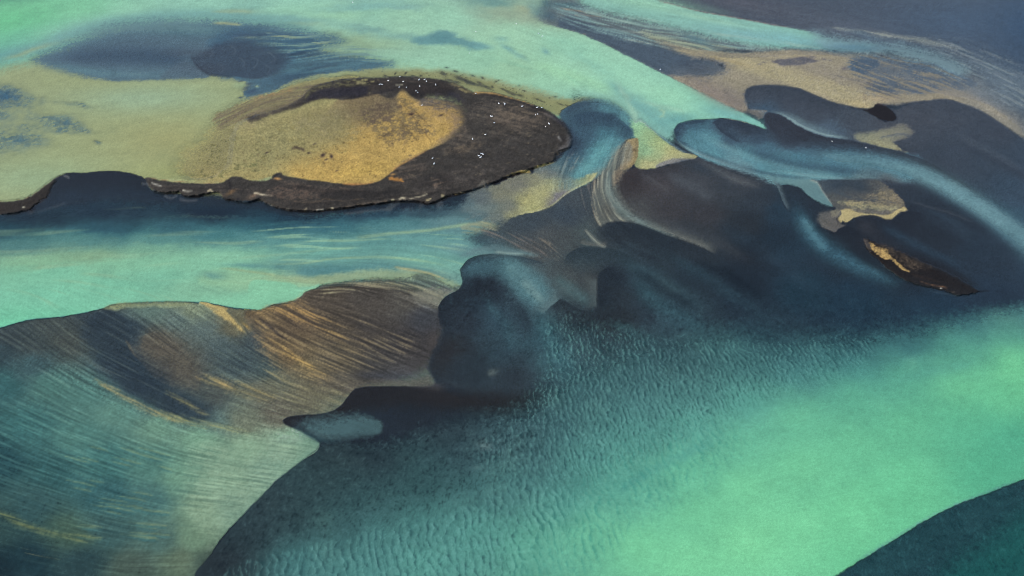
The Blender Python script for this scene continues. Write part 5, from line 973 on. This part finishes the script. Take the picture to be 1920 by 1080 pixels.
# the dark deep in the bottom right corner
poly('D', (36,70,80), [(1540,1100,10),(1570,1078,7),(1604,1056,4),(1660,1022,3.5),(1720,984,3.5),(1770,957,3.5),(1812,939,3.5),(1840,929,3.5),(1920,898,3.5),(2200,800),(2300,1300),(1500,1300)], op=1)
stroke('W', (106,150,160), [(1600,1056,2),(1660,1020,2.2),(1720,982,2.2),(1770,955,2),(1840,927,2),(1920,896,2)], .5)
poly('W', (34,96,94), [(1780,1070),(1850,1020),(1930,960),(2100,900),(2100,1300),(1700,1300)], 90, .6)
poly('W', (44,78,86), [(1600,1066),(1700,1004),(1800,955),(1900,915),(1900,960),(1760,1040),(1660,1090)], 30, .4)

# ripples where milk is thin: pale crests and shaded lees painted into silt
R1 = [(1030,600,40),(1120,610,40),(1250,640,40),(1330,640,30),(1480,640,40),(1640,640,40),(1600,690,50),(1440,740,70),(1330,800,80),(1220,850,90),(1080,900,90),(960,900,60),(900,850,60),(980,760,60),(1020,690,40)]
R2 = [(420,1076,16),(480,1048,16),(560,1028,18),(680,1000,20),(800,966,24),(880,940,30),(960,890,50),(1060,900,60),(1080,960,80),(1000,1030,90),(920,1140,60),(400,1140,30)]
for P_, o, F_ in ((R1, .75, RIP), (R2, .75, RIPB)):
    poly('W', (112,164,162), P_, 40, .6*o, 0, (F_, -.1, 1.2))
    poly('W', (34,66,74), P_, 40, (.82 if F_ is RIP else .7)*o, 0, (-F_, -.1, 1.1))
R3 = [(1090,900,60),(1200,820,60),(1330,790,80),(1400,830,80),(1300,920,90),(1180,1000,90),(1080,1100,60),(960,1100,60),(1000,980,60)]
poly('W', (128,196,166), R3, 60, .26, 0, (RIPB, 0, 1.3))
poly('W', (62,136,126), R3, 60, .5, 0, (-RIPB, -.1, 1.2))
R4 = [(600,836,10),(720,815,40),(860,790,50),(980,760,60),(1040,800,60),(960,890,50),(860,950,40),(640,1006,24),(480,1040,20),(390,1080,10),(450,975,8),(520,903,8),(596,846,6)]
poly('W', (92,120,126), R4, 20, .32, 0, (BUMP_SHADE, 0, 1.4))
poly('W', (22,35,45), R4, 20, .62, 0, (-BUMP_SHADE, 0, 1.3))  # shaded sides of the pebbly bumps, put into the silt colour
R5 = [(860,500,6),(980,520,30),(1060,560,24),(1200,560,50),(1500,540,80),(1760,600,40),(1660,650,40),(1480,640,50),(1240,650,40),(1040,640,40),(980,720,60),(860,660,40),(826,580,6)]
poly('W', (72,102,112), R5, 30, .26, 0, (BUMP_SHADE, 0, 1.5))
poly('W', (20,30,40), R5, 30, .42, 0, (-BUMP_SHADE, 0, 1.4))
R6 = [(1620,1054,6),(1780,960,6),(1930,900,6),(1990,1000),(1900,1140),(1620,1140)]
poly('W', (58,104,110), R6, 14, .4, 0, (BUMP_SHADE, 0, 1.4))
poly('W', (18,46,56), R6, 14, .5, 0, (-BUMP_SHADE, 0, 1.3))
ALLMAP = [(-400,-300),(2300,-300),(2300,1300),(-400,1300)]
mottle(ALLMAP, 4, .022, LS + .3*np.clip(L_FIN, -2, 2))
mottle(ALLMAP, 4, .04, .6*N_FIN + .5*N_SML + .5*N_MID)
# loose silt clouds everywhere in the water
_n = (.6 * N_MID + .5 * N_BIG)
poly('T', (170,210,170), [(-400,-300),(2300,-300),(2300,1300),(-400,1300)], 4, .07, 0, (_n, 0, 1.6))
poly('T', (40,90,100), [(-400,-300),(2300,-300),(2300,1300),(-400,1300)], 4, .08, 0, (-_n, 0, 1.6))

stroke('D', (38,40,50), [(1690,468,8),(1730,484,10),(1775,504,10),(1815,526,9),(1850,542,5)], .7, 2)
# paler, milkier silt upstream
_g = Sc.mean(-1, keepdims=True)
_w = (.19 * sstep(640, 560, PY) * sstep(95, 150, Sc[..., 1]))[..., None]
Sc += (_g * np.array((1.07, 1.06, 1.03), np.float32) - Sc) * _w
# deepen the darkest tones of bed and silt
for _c in (Bc, Sc):
    _l = _c.mean(-1, keepdims=True)
    _c *= np.where(_l < 95, .86 + .14 * np.clip(_l / 95, 0, 1) ** 1.5, 1).astype(np.float32)
# wet basalt sand is blue-black rather than purple
_p = (Bc[..., 0] + Bc[..., 2]) / 2 - Bc[..., 1]
_k = np.clip(_p, 0, 30) * sstep(0, 14, Bc[..., 2] - Bc[..., 0])
Bc[..., 1] += .40 * _k; Bc[..., 0] -= .15 * _k; Bc[..., 2] -= .12 * _k
# ---- sand that stands just clear of the water
Ex = np.zeros((NY, NX), np.float32)
def dry(pts, soft=12, op=1.0, warp=4):
    mx = max([p[2] for p in pts if len(p) > 2] + [soft])
    r = fields(pts, True, soft, mx, warp)
    if r is None: return
    sl, d, w = r
    Ex[sl] = np.maximum(Ex[sl], sstep(0, 1, .5 + d / np.maximum(w, .8)) * op)
dry([(1262,142,4),(1310,140,10),(1360,128,6),(1330,108,14),(1300,98,14),(1380,108,10),(1500,102,10),(1600,112,20),(1640,170,20),(1760,176,12),(1860,200,20),(1990,310,30),(1925,266,8),(1850,214,6),(1775,186,4),(1700,194,6),(1652,194,3),(1640,200,3),(1608,203,3),(1560,191,3),(1500,166,4),(1424,160,6),(1400,168,6),(1403,206,4),(1350,189,4)])
dry([(489,584,4),(552,565,4),(572,549,4),(640,540,12),(720,540,20),(800,570,20),(826,610,20),(790,690,30),(690,718,20),(600,720,30),(520,690,30),(480,630,20),(462,602,10)])
dry([(372,567,3),(404,572,3),(436,590,6),(463,627,6),(412,592,8)])
dry([(1190,258,4),(1176,262,4),(1160,318,6),(1186,314,4)], 4)
dry([(1240,262,6),(1276,284,5),(1308,293,3),(1265,304,4),(1215,317,4),(1200,300,10)], 4)
dry([(1577,394,3),(1612,397,3),(1666,404,3),(1699,388,3),(1704,394,3),(1670,412,3),(1612,405,3),(1586,419,3),(1570,410,3)], 3)
dry([(984,380,6),(1000,350,6),(1046,345,4),(1042,360,4),(1000,390,4),(965,398,4)], 4)
dry([(1600,201,2),(1625,205,2),(1641,197,2),(1652,195.5,2),(1673,207,2),(1682,220,2),(1674,228,2),(1645,221,2),(1628,211,2)], 2, 1, 0)
dry([(1622,258),(1688,240),(1704,246),(1672,262),(1690,281),(1640,270)], 5)

# ============================================================== build it all ==
import bpy
scene = bpy.context.scene
COL = scene.collection

def lin(c):
    c = np.clip(c / 255.0, 0, 1)
    return np.where(c <= 0.04045, c / 12.92, ((c + 0.055) / 1.055) ** 2.4).astype(np.float32)

SHEEN_Y = [-130, 0, 90, 180, 270, 360, 540, 720, 990, 1210]      # sky seen in the water, by distance
SHEEN_L = [.060, .050, .036, .028, .0245, .019, .0125, .0088, .0068, .006]
SHEEN_C = np.array((.72, 1.0, 1.5), np.float32) * .74
SEEN = 1.0
EXPOSE = np.array((1.15, 1.20, 1.50), np.float32)   # display value of a white ground
# part of what the eye gets off the water is sky; the silt and the bed give the rest
_ry = np.interp(ys, SHEEN_Y, SHEEN_L).astype(np.float32)[:, None, None] * SHEEN_C
def body(c):
    l = lin(c)
    return np.clip(np.maximum(l - _ry, .35 * l) / EXPOSE, 0.004, 0.85)
silt_lin = body(Sc)
land_lin = np.clip((lin(Bc) * (1 - Al[..., None]) + lin(Sc) * Al[..., None]) / EXPOSE, .004, .85)
bed_lin = np.clip(body(Bc) * np.minimum(1 / np.maximum(1 - Al, .3), 3.0)[..., None] * SEEN, .004, .7)
bed_lin = bed_lin * (1 - Ex[..., None]) + land_lin * Ex[..., None]

# every grain: black basalt, pale ash and flecks of silt
_r = np.random.RandomState(9).randn(NY, NX, 1).astype(np.float32).clip(-2.2, 2.2)
bed_lin *= 1 + .15 * _r; land_lin *= 1 + .14 * _r; silt_lin *= 1 + .065 * _r

def grid_mesh(name, co, nx, ny, keep=None):
    n = nx * ny
    idx = np.arange(n, dtype=np.int32).reshape(ny, nx)
    q = np.stack([idx[1:, :-1], idx[1:, 1:], idx[:-1, 1:], idx[:-1, :-1]], -1).reshape(-1, 4)
    if keep is not None:
        q = q[keep.reshape(-1)]
        used = np.zeros(n, bool); used[q.ravel()] = True
        remap = np.cumsum(used) - 1
        q = remap[q].astype(np.int32); co = co[used]
    else:
        used = None
    me = bpy.data.meshes.new(name)
    me.vertices.add(len(co)); me.vertices.foreach_set('co', co.astype(np.float32).ravel())
    me.loops.add(q.size); me.loops.foreach_set('vertex_index', q.ravel())
    me.polygons.add(len(q))
    me.polygons.foreach_set('loop_start', np.arange(0, q.size, 4, dtype=np.int32))
    me.polygons.foreach_set('loop_total', np.full(len(q), 4, np.int32))
    me.polygons.foreach_set('use_smooth', np.ones(len(q), bool))
    me.update(calc_edges=True)
    return me, used

def colattr(me, name, rgba):
    at = me.color_attributes.new(name, 'FLOAT_COLOR', 'POINT')
    at.data.foreach_set('color', rgba.astype(np.float32).ravel())

def structure(name, me, mat):
    o = bpy.data.objects.new(name, me); COL.objects.link(o)
    o['kind'] = 'structure'
    me.materials.append(mat)
    return o

def with_apron(a, far=None):
    """repeat the rim once more, so that the sheet runs on to the horizon"""
    return np.pad(a, [(1, 1), (1, 1)] + [(0, 0)] * (a.ndim - 2), mode='edge')

bx, by = ground(np.pad(xs, 1, mode='edge')[None, :], np.pad(ys, 1, mode='edge')[:, None])
bx = np.broadcast_to(bx, (NY + 2, NX + 2)).copy(); by = np.broadcast_to(by, (NY + 2, NX + 2)).copy()
rim = np.zeros((NY + 2, NX + 2), bool); rim[0] = rim[-1] = True; rim[:, 0] = rim[:, -1] = True
cx0, cy0 = 0.0, 330.0
bx[rim] = cx0 + (bx[rim] - cx0) * 26; by[rim] = cy0 + (by[rim] - cy0) * 26

# ------------------------------------------------------------- materials ----
def nodes(name):
    m = bpy.data.materials.new(name); m.use_nodes = True
    nt = m.node_tree; nt.nodes.clear()
    return m, nt, (lambda t, **k: _n_(nt, t, k)), nt.links.new
def _n_(nt, t, k):
    n = nt.nodes.new(t)
    for a, b in k.items():
        if a.startswith('i_'): n.inputs[a[2:].replace('_', ' ')].default_value = b
        else: setattr(n, a, b)
    return n

def land_material(name, attr, grain, bump, rough=.95):
    m, nt, N, L = nodes(name)
    out = N('ShaderNodeOutputMaterial'); bs = N('ShaderNodeBsdfPrincipled')
    bs.inputs['Roughness'].default_value = rough
    bs.inputs['Specular IOR Level'].default_value = .12
    at = N('ShaderNodeAttribute', attribute_name=attr)
    co = N('ShaderNodeNewGeometry')
    n1 = N('ShaderNodeTexNoise', i_Scale=1.7, i_Detail=6.0, i_Roughness=.68)
    n2 = N('ShaderNodeTexNoise', i_Scale=.11, i_Detail=4.0, i_Roughness=.6)
    L(co.outputs['Position'], n1.inputs['Vector']); L(co.outputs['Position'], n2.inputs['Vector'])
    r1 = N('ShaderNodeMapRange'); r1.inputs['From Min'].default_value = .28; r1.inputs['From Max'].default_value = .72
    r1.inputs['To Min'].default_value = 1 - grain; r1.inputs['To Max'].default_value = 1 + grain
    L(n1.outputs['Fac'], r1.inputs['Value'])
    r2 = N('ShaderNodeMapRange'); r2.inputs['From Min'].default_value = .3; r2.inputs['From Max'].default_value = .7
    r2.inputs['To Min'].default_value = .93; r2.inputs['To Max'].default_value = 1.07
    L(n2.outputs['Fac'], r2.inputs['Value'])
    mu = N('ShaderNodeMath', operation='MULTIPLY'); L(r1.outputs[0], mu.inputs[0]); L(r2.outputs[0], mu.inputs[1])
    vm = N('ShaderNodeVectorMath', operation='SCALE'); L(at.outputs['Color'], vm.inputs[0]); L(mu.outputs[0], vm.inputs['Scale'])
    L(vm.outputs[0], bs.inputs['Base Color'])
    bp = N('ShaderNodeBump'); bp.inputs['Strength'].default_value = bump; bp.inputs['Distance'].default_value = .3
    L(n1.outputs['Fac'], bp.inputs['Height']); L(bp.outputs[0], bs.inputs['Normal'])
    L(bs.outputs[0], out.inputs[0])
    return m

def water_material():
    m, nt, N, L = nodes('glacial_water')
    out = N('ShaderNodeOutputMaterial')
    at = N('ShaderNodeAttribute', attribute_name='silt')
    co = N('ShaderNodeNewGeometry')
    # wind ripples running across the channel
    mp = N('ShaderNodeMapping'); mp.inputs['Rotation'].default_value = (0, 0, math.radians(38)); mp.inputs['Scale'].default_value = (.55, 1.5, 1)
    L(co.outputs['Position'], mp.inputs['Vector'])
    w1 = N('ShaderNodeTexNoise', i_Scale=.9, i_Detail=4.0, i_Roughness=.62)
    L(mp.outputs[0], w1.inputs['Vector'])
    w2 = N('ShaderNodeTexNoise', i_Scale=3.1, i_Detail=2.0)
    L(co.outputs['Position'], w2.inputs['Vector'])
    ad = N('ShaderNodeMath', operation='MULTIPLY_ADD'); ad.inputs[1].default_value = .35
    L(w2.outputs['Fac'], ad.inputs[0]); L(w1.outputs['Fac'], ad.inputs[2])
    bp = N('ShaderNodeBump'); bp.inputs['Strength'].default_value = .16; bp.inputs['Distance'].default_value = .35
    L(ad.outputs[0], bp.inputs['Height'])
    # fine flocs of silt
    fl_ = N('ShaderNodeTexNoise', i_Scale=1.6, i_Detail=5.0, i_Roughness=.7)
    L(co.outputs['Position'], fl_.inputs['Vector'])
    r1 = N('ShaderNodeMapRange'); r1.inputs['From Min'].default_value = .28; r1.inputs['From Max'].default_value = .72
    r1.inputs['To Min'].default_value = .92; r1.inputs['To Max'].default_value = 1.08
    L(fl_.outputs['Fac'], r1.inputs['Value'])
    vm = N('ShaderNodeVectorMath', operation='SCALE'); L(at.outputs['Color'], vm.inputs[0]); L(r1.outputs[0], vm.inputs['Scale'])
    df = N('ShaderNodeBsdfDiffuse'); L(vm.outputs[0], df.inputs['Color']); L(bp.outputs[0], df.inputs['Normal'])
    tr = N('ShaderNodeBsdfTransparent')
    body = N('ShaderNodeMixShader'); L(at.outputs['Alpha'], body.inputs[0]); L(tr.outputs[0], body.inputs[1]); L(df.outputs[0], body.inputs[2])
    gl = N('ShaderNodeBsdfGlossy'); gl.inputs['Roughness'].default_value = .28; gl.inputs['Color'].default_value = (.48, .48, .48, 1); L(bp.outputs[0], gl.inputs['Normal'])
    # Schlick reflectance, the same seen from above and from the bed
    dt = N('ShaderNodeVectorMath', operation='DOT_PRODUCT'); L(bp.outputs[0], dt.inputs[0]); L(co.outputs['Incoming'], dt.inputs[1])
    ab = N('ShaderNodeMath', operation='ABSOLUTE'); L(dt.outputs['Value'], ab.inputs[0])
    om = N('ShaderNodeMath', operation='SUBTRACT', use_clamp=True); om.inputs[0].default_value = 1.0; L(ab.outputs[0], om.inputs[1])
    pw = N('ShaderNodeMath', operation='POWER'); pw.inputs[1].default_value = 5.0; L(om.outputs[0], pw.inputs[0])
    fr = N('ShaderNodeMath', operation='MULTIPLY_ADD', use_clamp=True); fr.inputs[1].default_value = .98; fr.inputs[2].default_value = .02; L(pw.outputs[0], fr.inputs[0])
    mx = N('ShaderNodeMixShader'); L(fr.outputs[0], mx.inputs[0]); L(body.outputs[0], mx.inputs[1]); L(gl.outputs[0], mx.inputs[2])
    L(mx.outputs[0], out.inputs[0])
    return m

M_BED = land_material('wet_black_sand', 'sediment', .16, .35)
M_LAND = land_material('peat_and_turf', 'sediment', .22, .6)
M_WATER = water_material()

# ------------------------------------------------------------ river bed -----
depth = .12 + .75 * Al + .05 * (1 - RIP.clip(-1, 1)) * .5
zb = np.where(Ex > .02, -depth * (1 - Ex) + .10 * Ex + .03 * N_SML * Ex, -depth)
zb = with_apron(zb)
zb[rim] = -.9
rgba = np.concatenate([with_apron(bed_lin), np.ones((NY + 2, NX + 2, 1), np.float32)], -1)
me, _ = grid_mesh('ground', np.stack([bx, by, zb], -1).reshape(-1, 3), NX + 2, NY + 2)
colattr(me, 'sediment', rgba.reshape(-1, 4))
structure('ground', me, M_BED)

# --------------------------------------------------------------- water ------
al = with_apron(Al); al[rim] = .9
rgba = np.concatenate([with_apron(silt_lin), al[..., None]], -1)
me, _ = grid_mesh('river_water', np.stack([bx, by, np.zeros_like(bx)], -1).reshape(-1, 3), NX + 2, NY + 2)
colattr(me, 'silt', rgba.reshape(-1, 4))
structure('river_water', me, M_WATER)

# -------------------------------------------------------------- islands -----
def island(name, outline, top, sub, lip=0.25):
    pts = [p if len(p) > 2 else (p[0], p[1], 4) for p in outline]
    C = curve(pts, True)
    x0, x1 = C[:, 0].min() - 12, C[:, 0].max() + 12; y0, y1 = C[:, 1].min() - 12, C[:, 1].max() + 12
    gx = np.arange(x0, x1, sub); gy = np.arange(y0, y1, sub)
    GX, GY = np.meshgrid(gx, gy); GX = GX.astype(np.float32); GY = GY.astype(np.float32)
    cx = np.arange(x0 - 3, x1 + 6, 3); cy = np.arange(y0 - 3, y1 + 6, 3)
    CX, CY = np.meshgrid(cx, cy)
    d, w, _t = dist_field(C, True, CX.astype(np.float32), CY.astype(np.float32))
    s = samp(N_SML, X0, Y0, STEP, GX, GY); t = samp(N_MID, X0, Y0, STEP, GX, GY); f = samp(N_FIN, X0, Y0, STEP, GX, GY)
    D = samp(d.astype(np.float32), x0 - 3, y0 - 3, 3, GX, GY) + 1.3 * s + 1.0 * t + .7 * f; W = samp(w.astype(np.float32), x0 - 3, y0 - 3, 3, GX, GY)
    rise = sstep(-.5, 1.0, D / np.maximum(W, 1.5))
    z = -.35 + rise * (top + .35) + rise * (.14 * t + .10 * s + .06 * f)
    wx, wy = ground(GX, GY, z)
    rgb = np.stack([samp(land_lin[..., k].copy(), X0, Y0, STEP, GX, GY) for k in range(3)], -1)
    up = z > -.3
    keep = up[1:, 1:] | up[:-1, 1:] | up[1:, :-1] | up[:-1, :-1]
    me, used = grid_mesh(name, np.stack([wx, wy, z], -1).reshape(-1, 3), len(gx), len(gy), keep)
    rgba = np.concatenate([rgb, np.ones(GX.shape + (1,), np.float32)], -1).reshape(-1, 4)[used]
    colattr(me, 'sediment', rgba)
    structure(name, me, M_LAND)
    def height(x, y):
        g = samp(z.astype(np.float32), x0, y0, sub, np.array([[x]], np.float32), np.array([[y]], np.float32))
        inside = x0 <= x <= x1 and y0 <= y <= y1
        return float(g[0, 0]) if inside else -1.0
    return height

MAIN = [(440,262,70),(450,235,40),(470,222,14),(500,211,6),(540,197,5),(565,183,4),(578,168,4),(600,159,4),(640,150,4),(700,146,4),(760,144,4),(800,146,4),(830,150,4),(852,155,4),(875,165,4),(888,172,4),(930,174,4),(960,183,4),(985,191,4),(1010,199,4),(1030,208,4),(1045,220,4),(1058,232,4),(1068,245,5),(1074,262,6),(1070,276,5),(1056,283,5),(1044,290,5),(1040,302,5),(1016,310,3),(998,316,3),(984,322,3),(960,328,3),(945,334,3),(925,342,3),(910,348,3),(898,352,3),(880,358,3),(862,363,3),(845,367,3),(832,372,3),(815,379,3),(800,382,3),(785,378,3),(750,376,3),(720,380,3),(690,384,3),(640,391,3),(610,395,3),(575,396,3),(545,394,3),(520,389,3),(498,381,3),(488,374,3),(480,376,3),(462,380,3),(440,376,3),(422,373,3),(412,362,3),(395,361,3),(372,368,3),(346,368,3),(336,360,3),(310,363,3),(290,358,3),(276,346,4),(274,333,5),(300,334,12),(350,336,20),(400,334,24),(430,310,60),(436,286,70)]
main_height = island('island_land', MAIN, .95, 1.1)
small_height = island('islet_land', SMALL, .4, .8)
west_height = island('mudbank_land', [(-210,400,4),(-100,390,4),(0,379,3),(50,372,3),(76,354.5,3),(100,336.5,3),(112,331,3),(108,338,8),(98,353,8),(88,372,5),(66,384,3),(60,393,3),(46,395,3),(26,400,3),(0,402.5,3),(-100,410,3),(-210,418,4)], .5, 1.1)

# ---------------------------------------------------------------- birds -----
def bird_mesh(sitting):
    """a white long-necked bird: one skin from tail to bill, made of rings"""
    # spine: (x forward, z up, half width, half height)
    spine = [(-.62,.30,.02,.01),(-.52,.31,.10,.05),(-.36,.31,.20,.14),(-.12,.30,.27,.21),(.12,.30,.27,.23),(.30,.33,.20,.19),(.41,.40,.11,.11),(.45,.52,.065,.07),(.43,.66,.055,.055),(.44,.78,.055,.055),(.51,.85,.07,.065),(.60,.85,.065,.06),(.68,.82,.035,.03),(.78,.79,.02,.015),(.82,.78,.004,.004)]
    dz = -.08 if sitting else .24
    n = 10; vs = []; fs = []
    for i, (x, z, a, b) in enumerate(spine):
        p = spine[max(0, i - 1)]; q = spine[min(len(spine) - 1, i + 1)]
        tx, tz = q[0] - p[0], q[1] - p[1]; l = math.hypot(tx, tz); nx_, nz_ = -tz / l, tx / l
        for k in range(n):
            t = 2 * math.pi * k / n
            c, s = math.cos(t), math.sin(t)
            wing = .035 * max(0, s) * max(0, abs(c)) * (1 if 2 <= i <= 5 else 0)
            vs.append((x + nx_ * b * s, a * c * (1 + wing * 4), z + dz + nz_ * (b * s + wing)))
    for i in range(len(spine) - 1):
        for k in range(n):
            fs.append((i*n + k, i*n + (k+1) % n, (i+1)*n + (k+1) % n, (i+1)*n + k))
    fs.append(tuple(range(n))[::-1]); fs.append(tuple(range((len(spine)-1)*n, len(spine)*n)))
    bill = len(spine) - 4
    me = bpy.data.meshes.new('bird'); 
    nb = len(vs)
    if not sitting:
        for sy in (-.09, .09):                                   # two dark legs with webbed feet
            for (x, z, r) in ((.02, .34, .022), (.03, .02, .016), (.12, .012, .05)):
                b0 = len(vs)
                vs += [(x - r, sy - r, z), (x + r, sy - r, z), (x + r, sy + r, z), (x - r, sy + r, z)]
            for j in range(2):
                a = b0 - 8 + j * 4
                for k in range(4): fs.append((a + k, a + (k+1) % 4, a + 4 + (k+1) % 4, a + 4 + k))
            fs.append((b0, b0+1, b0+2, b0+3))
    me.from_pydata(vs, [], fs)
    mats = [0] * len(me.polygons)
    for i, pl in enumerate(me.polygons):
        pl.use_smooth = True
        if i >= bill * n and i < (len(spine)-1) * n: pl.material_index = 1
        if i >= (len(spine)-1) * n + 2: pl.material_index = 1
    me.update()
    return me
def plain(name, col, rough=.8):
    m, nt, N, L = nodes(name)
    out = N('ShaderNodeOutputMaterial'); bs = N('ShaderNodeBsdfPrincipled')
    tc = N('ShaderNodeTexCoord'); nz = N('ShaderNodeTexNoise', i_Scale=9.0, i_Detail=3.0)
    L(tc.outputs['Object'], nz.inputs['Vector'])
    rp = N('ShaderNodeMapRange'); rp.inputs['To Min'].default_value = .9; rp.inputs['To Max'].default_value = 1.06
    L(nz.outputs['Fac'], rp.inputs['Value'])
    vm = N('ShaderNodeVectorMath', operation='SCALE'); vm.inputs[0].default_value = col; L(rp.outputs[0], vm.inputs['Scale'])
    L(vm.outputs[0], bs.inputs['Base Color']); bs.inputs['Roughness'].default_value = rough
    L(bs.outputs[0], out.inputs[0])
    return m
M_FEATHER = plain('white_feathers', (.86, .85, .82)); M_BILL = plain('dark_bill', (.05, .04, .03), .5)
ME_SIT = bird_mesh(True); ME_STAND = bird_mesh(False)
for me_ in (ME_SIT, ME_STAND):
    me_.materials.append(M_FEATHER); me_.materials.append(M_BILL)
BIRDS = [
 (750,144.5,0,'white bird on the dark north shoreline, above the narrow mud creek'),
 (728,152,0,'white bird standing alone in the creek bed west of the pale foam streak'),
 (756,152.5,0,'white bird on mud just above the pale foam streak of the creek'),
 (712,159,1,'western of two white birds close together in the dark creek'),
 (716.5,159,1,'eastern of two white birds close together in the dark creek'),
 (748.4,164,0,'white bird below the pale foam streak, west of the ochre spit tip'),
 (762,163.5,0,'white bird on dark mud just east of the ochre spit tip'),
 (785.5,149.5,0,'white bird at the end of the pale line on the north shore'),
 (796,149.6,0,'upper of two white birds on dark mud near the north shore'),
 (799.6,153.2,0,'lower of two white birds on dark mud near the north shore'),
 (787,162.5,0,'white bird alone in the middle of the black mud pan'),
 (780,171,1,'upper of two white birds side by side south in the black mud pan'),
 (783.2,173.2,1,'lower of two white birds side by side south in the black mud pan'),
 (817,160,0,'white bird alone at the east side of the black mud pan'),
 (791,197,0,'white bird at the ochre meadow edge, below the black mud pan'),
 (892,175,0,'white bird beside the bright orange rim of the north scarp'),
 (935.4,194,0,'white bird west of a touching pair on the brown mud'),
 (946.3,193.6,1,'upper bird of a touching white pair on the brown mud'),
 (946.3,196.2,1,'lower bird of a touching white pair on the brown mud'),
 (979,199,0,'white bird on pale brown mud under the north-east scarp'),
 (1007,202.2,0,'western of two white birds at the foot of the north-east scarp'),
 (1015.6,202.4,0,'eastern of two white birds at the foot of the north-east scarp'),
 (1004.2,215,1,'western of two white birds beside curved pale drift lines on mud'),
 (1008.2,214.5,1,'eastern of two white birds beside curved pale drift lines on mud'),
 (1029.6,233,0,'upper white bird of two on the black mud of the east point'),
 (1023,237.2,0,'lower white bird of two on the black mud of the east point'),
 (920,217.3,1,'upper bird of a white pair on the dark mud plain'),
 (922.3,218.8,1,'lower bird of a white pair on the dark mud plain'),
 (926.8,230,0,'white bird alone just below the pair on the dark mud plain'),
 (910,253,0,'white bird on reddish mud, higher of two lone ones above the group of four'),
 (886,261.4,0,'white bird on the pale mud streak northwest of the group of four'),
 (811,296.4,0,'upper white bird of two on dark mud beside the ochre meadow edge'),
 (813.8,308,0,'lower white bird of two on dark mud beside the ochre meadow edge'),
 (898,291.8,2,'westernmost of four white birds clustered on dark mud'),
 (902.5,287.7,2,'topmost of four white birds clustered on dark mud'),
 (905.6,289.8,2,'easternmost of four white birds clustered on dark mud'),
 (901,294.6,2,'lowest of four white birds clustered on dark mud'),
 (968,44.4,3,'white bird floating alone on milky water, west of the floating three'),
 (1014.3,55.4,3,'topmost of three white birds floating on the milky turquoise channel'),
 (1009.7,62.3,3,'middle one of three white birds floating on the milky turquoise channel'),
 (1016.9,67.5,3,'lowest of three white birds floating on the milky turquoise channel'),
 (1237.8,130.6,3,'white bird floating where the turquoise channel meets the dark bar'),
 (661.6,4.6,3,'white bird floating on pale water along the top edge of the view'),
 (880,99,4,'small white bird floating below the blue patch of the channel'),
 (892,59,4,'small white bird floating above the blue patch of the channel'),
 (1560.6,264.3,4,'small white bird on the dark sand tongue, western of two'),
 (1623.8,276.5,4,'small white bird on the dark sand tongue, eastern of two'),
]
rb = random.Random(5)
for (x, y, kind, label) in BIRDS:
    z = max(main_height(x, y), 0.0) if kind < 3 else 0.0
    onwater = kind >= 3 or z <= 0.02
    wx, wy = ground(x, y, z + .3)
    o = bpy.data.objects.new('white_bird', ME_SIT if (onwater or rb.random() < .45) else ME_STAND)
    if not onwater and o.data == ME_SIT: z += .02
    COL.objects.link(o)
    o.location = (float(wx), float(wy), z - (0.02 if onwater else 0.0))
    s = (.98 if kind < 4 else .7) * rb.uniform(.93, 1.07)
    o.scale = (s, s, s); o.rotation_euler = (0, 0, rb.uniform(0, 6.283))
    o['label'] = label; o['category'] = 'bird'; o['group'] = 'white birds resting on the delta'

# ------------------------------------------------------------- daylight -----
w = bpy.data.worlds.new('World'); scene.world = w; w.use_nodes = True
nt = w.node_tree; nt.nodes.clear()
SUN_EL, SUN_AZ = math.radians(42), math.radians(-112)     # high over the near left, veiled by cloud
sky = nt.nodes.new('ShaderNodeTexSky'); sky.sky_type = 'NISHITA'; sky.sun_disc = False
sky.sun_elevation = SUN_EL; sky.sun_rotation = SUN_AZ
bg = nt.nodes.new('ShaderNodeBackground'); bg.inputs['Strength'].default_value = .15
wo = nt.nodes.new('ShaderNodeOutputWorld')
nt.links.new(sky.outputs[0], bg.inputs[0]); nt.links.new(bg.outputs[0], wo.inputs[0])
sd = bpy.data.lights.new('sun', 'SUN'); sd.energy = 1.5; sd.angle = math.radians(12); sd.color = (1.0, .95, .87)
so = bpy.data.objects.new('sun', sd); COL.objects.link(so)
from mathutils import Vector
dirv = Vector((math.sin(SUN_AZ) * math.cos(SUN_EL), math.cos(SUN_AZ) * math.cos(SUN_EL), math.sin(SUN_EL)))
so.rotation_euler = (-dirv).to_track_quat('-Z', 'Y').to_euler()
so.location = dirv * 500

# --------------------------------------------------------------- camera -----
cd = bpy.data.cameras.new('camera'); cam = bpy.data.objects.new('camera', cd); COL.objects.link(cam)
cam.location = (0, 0, CAM_H); cam.rotation_euler = (math.pi / 2 - PITCH, 0, 0)
cd.sensor_width = 36.0; cd.lens = FOC / 1920.0 * 36.0
cd.clip_start = 1.0; cd.clip_end = 60000.0
scene.camera = cam
scene.view_settings.view_transform = 'Standard'; scene.view_settings.look = 'None'
scene.view_settings.exposure = 0.82; scene.view_settings.gamma = 1.0
scene.cycles.transparent_max_bounces = 8; scene.cycles.max_bounces = 4
scene.cycles.filter_width = 1.0
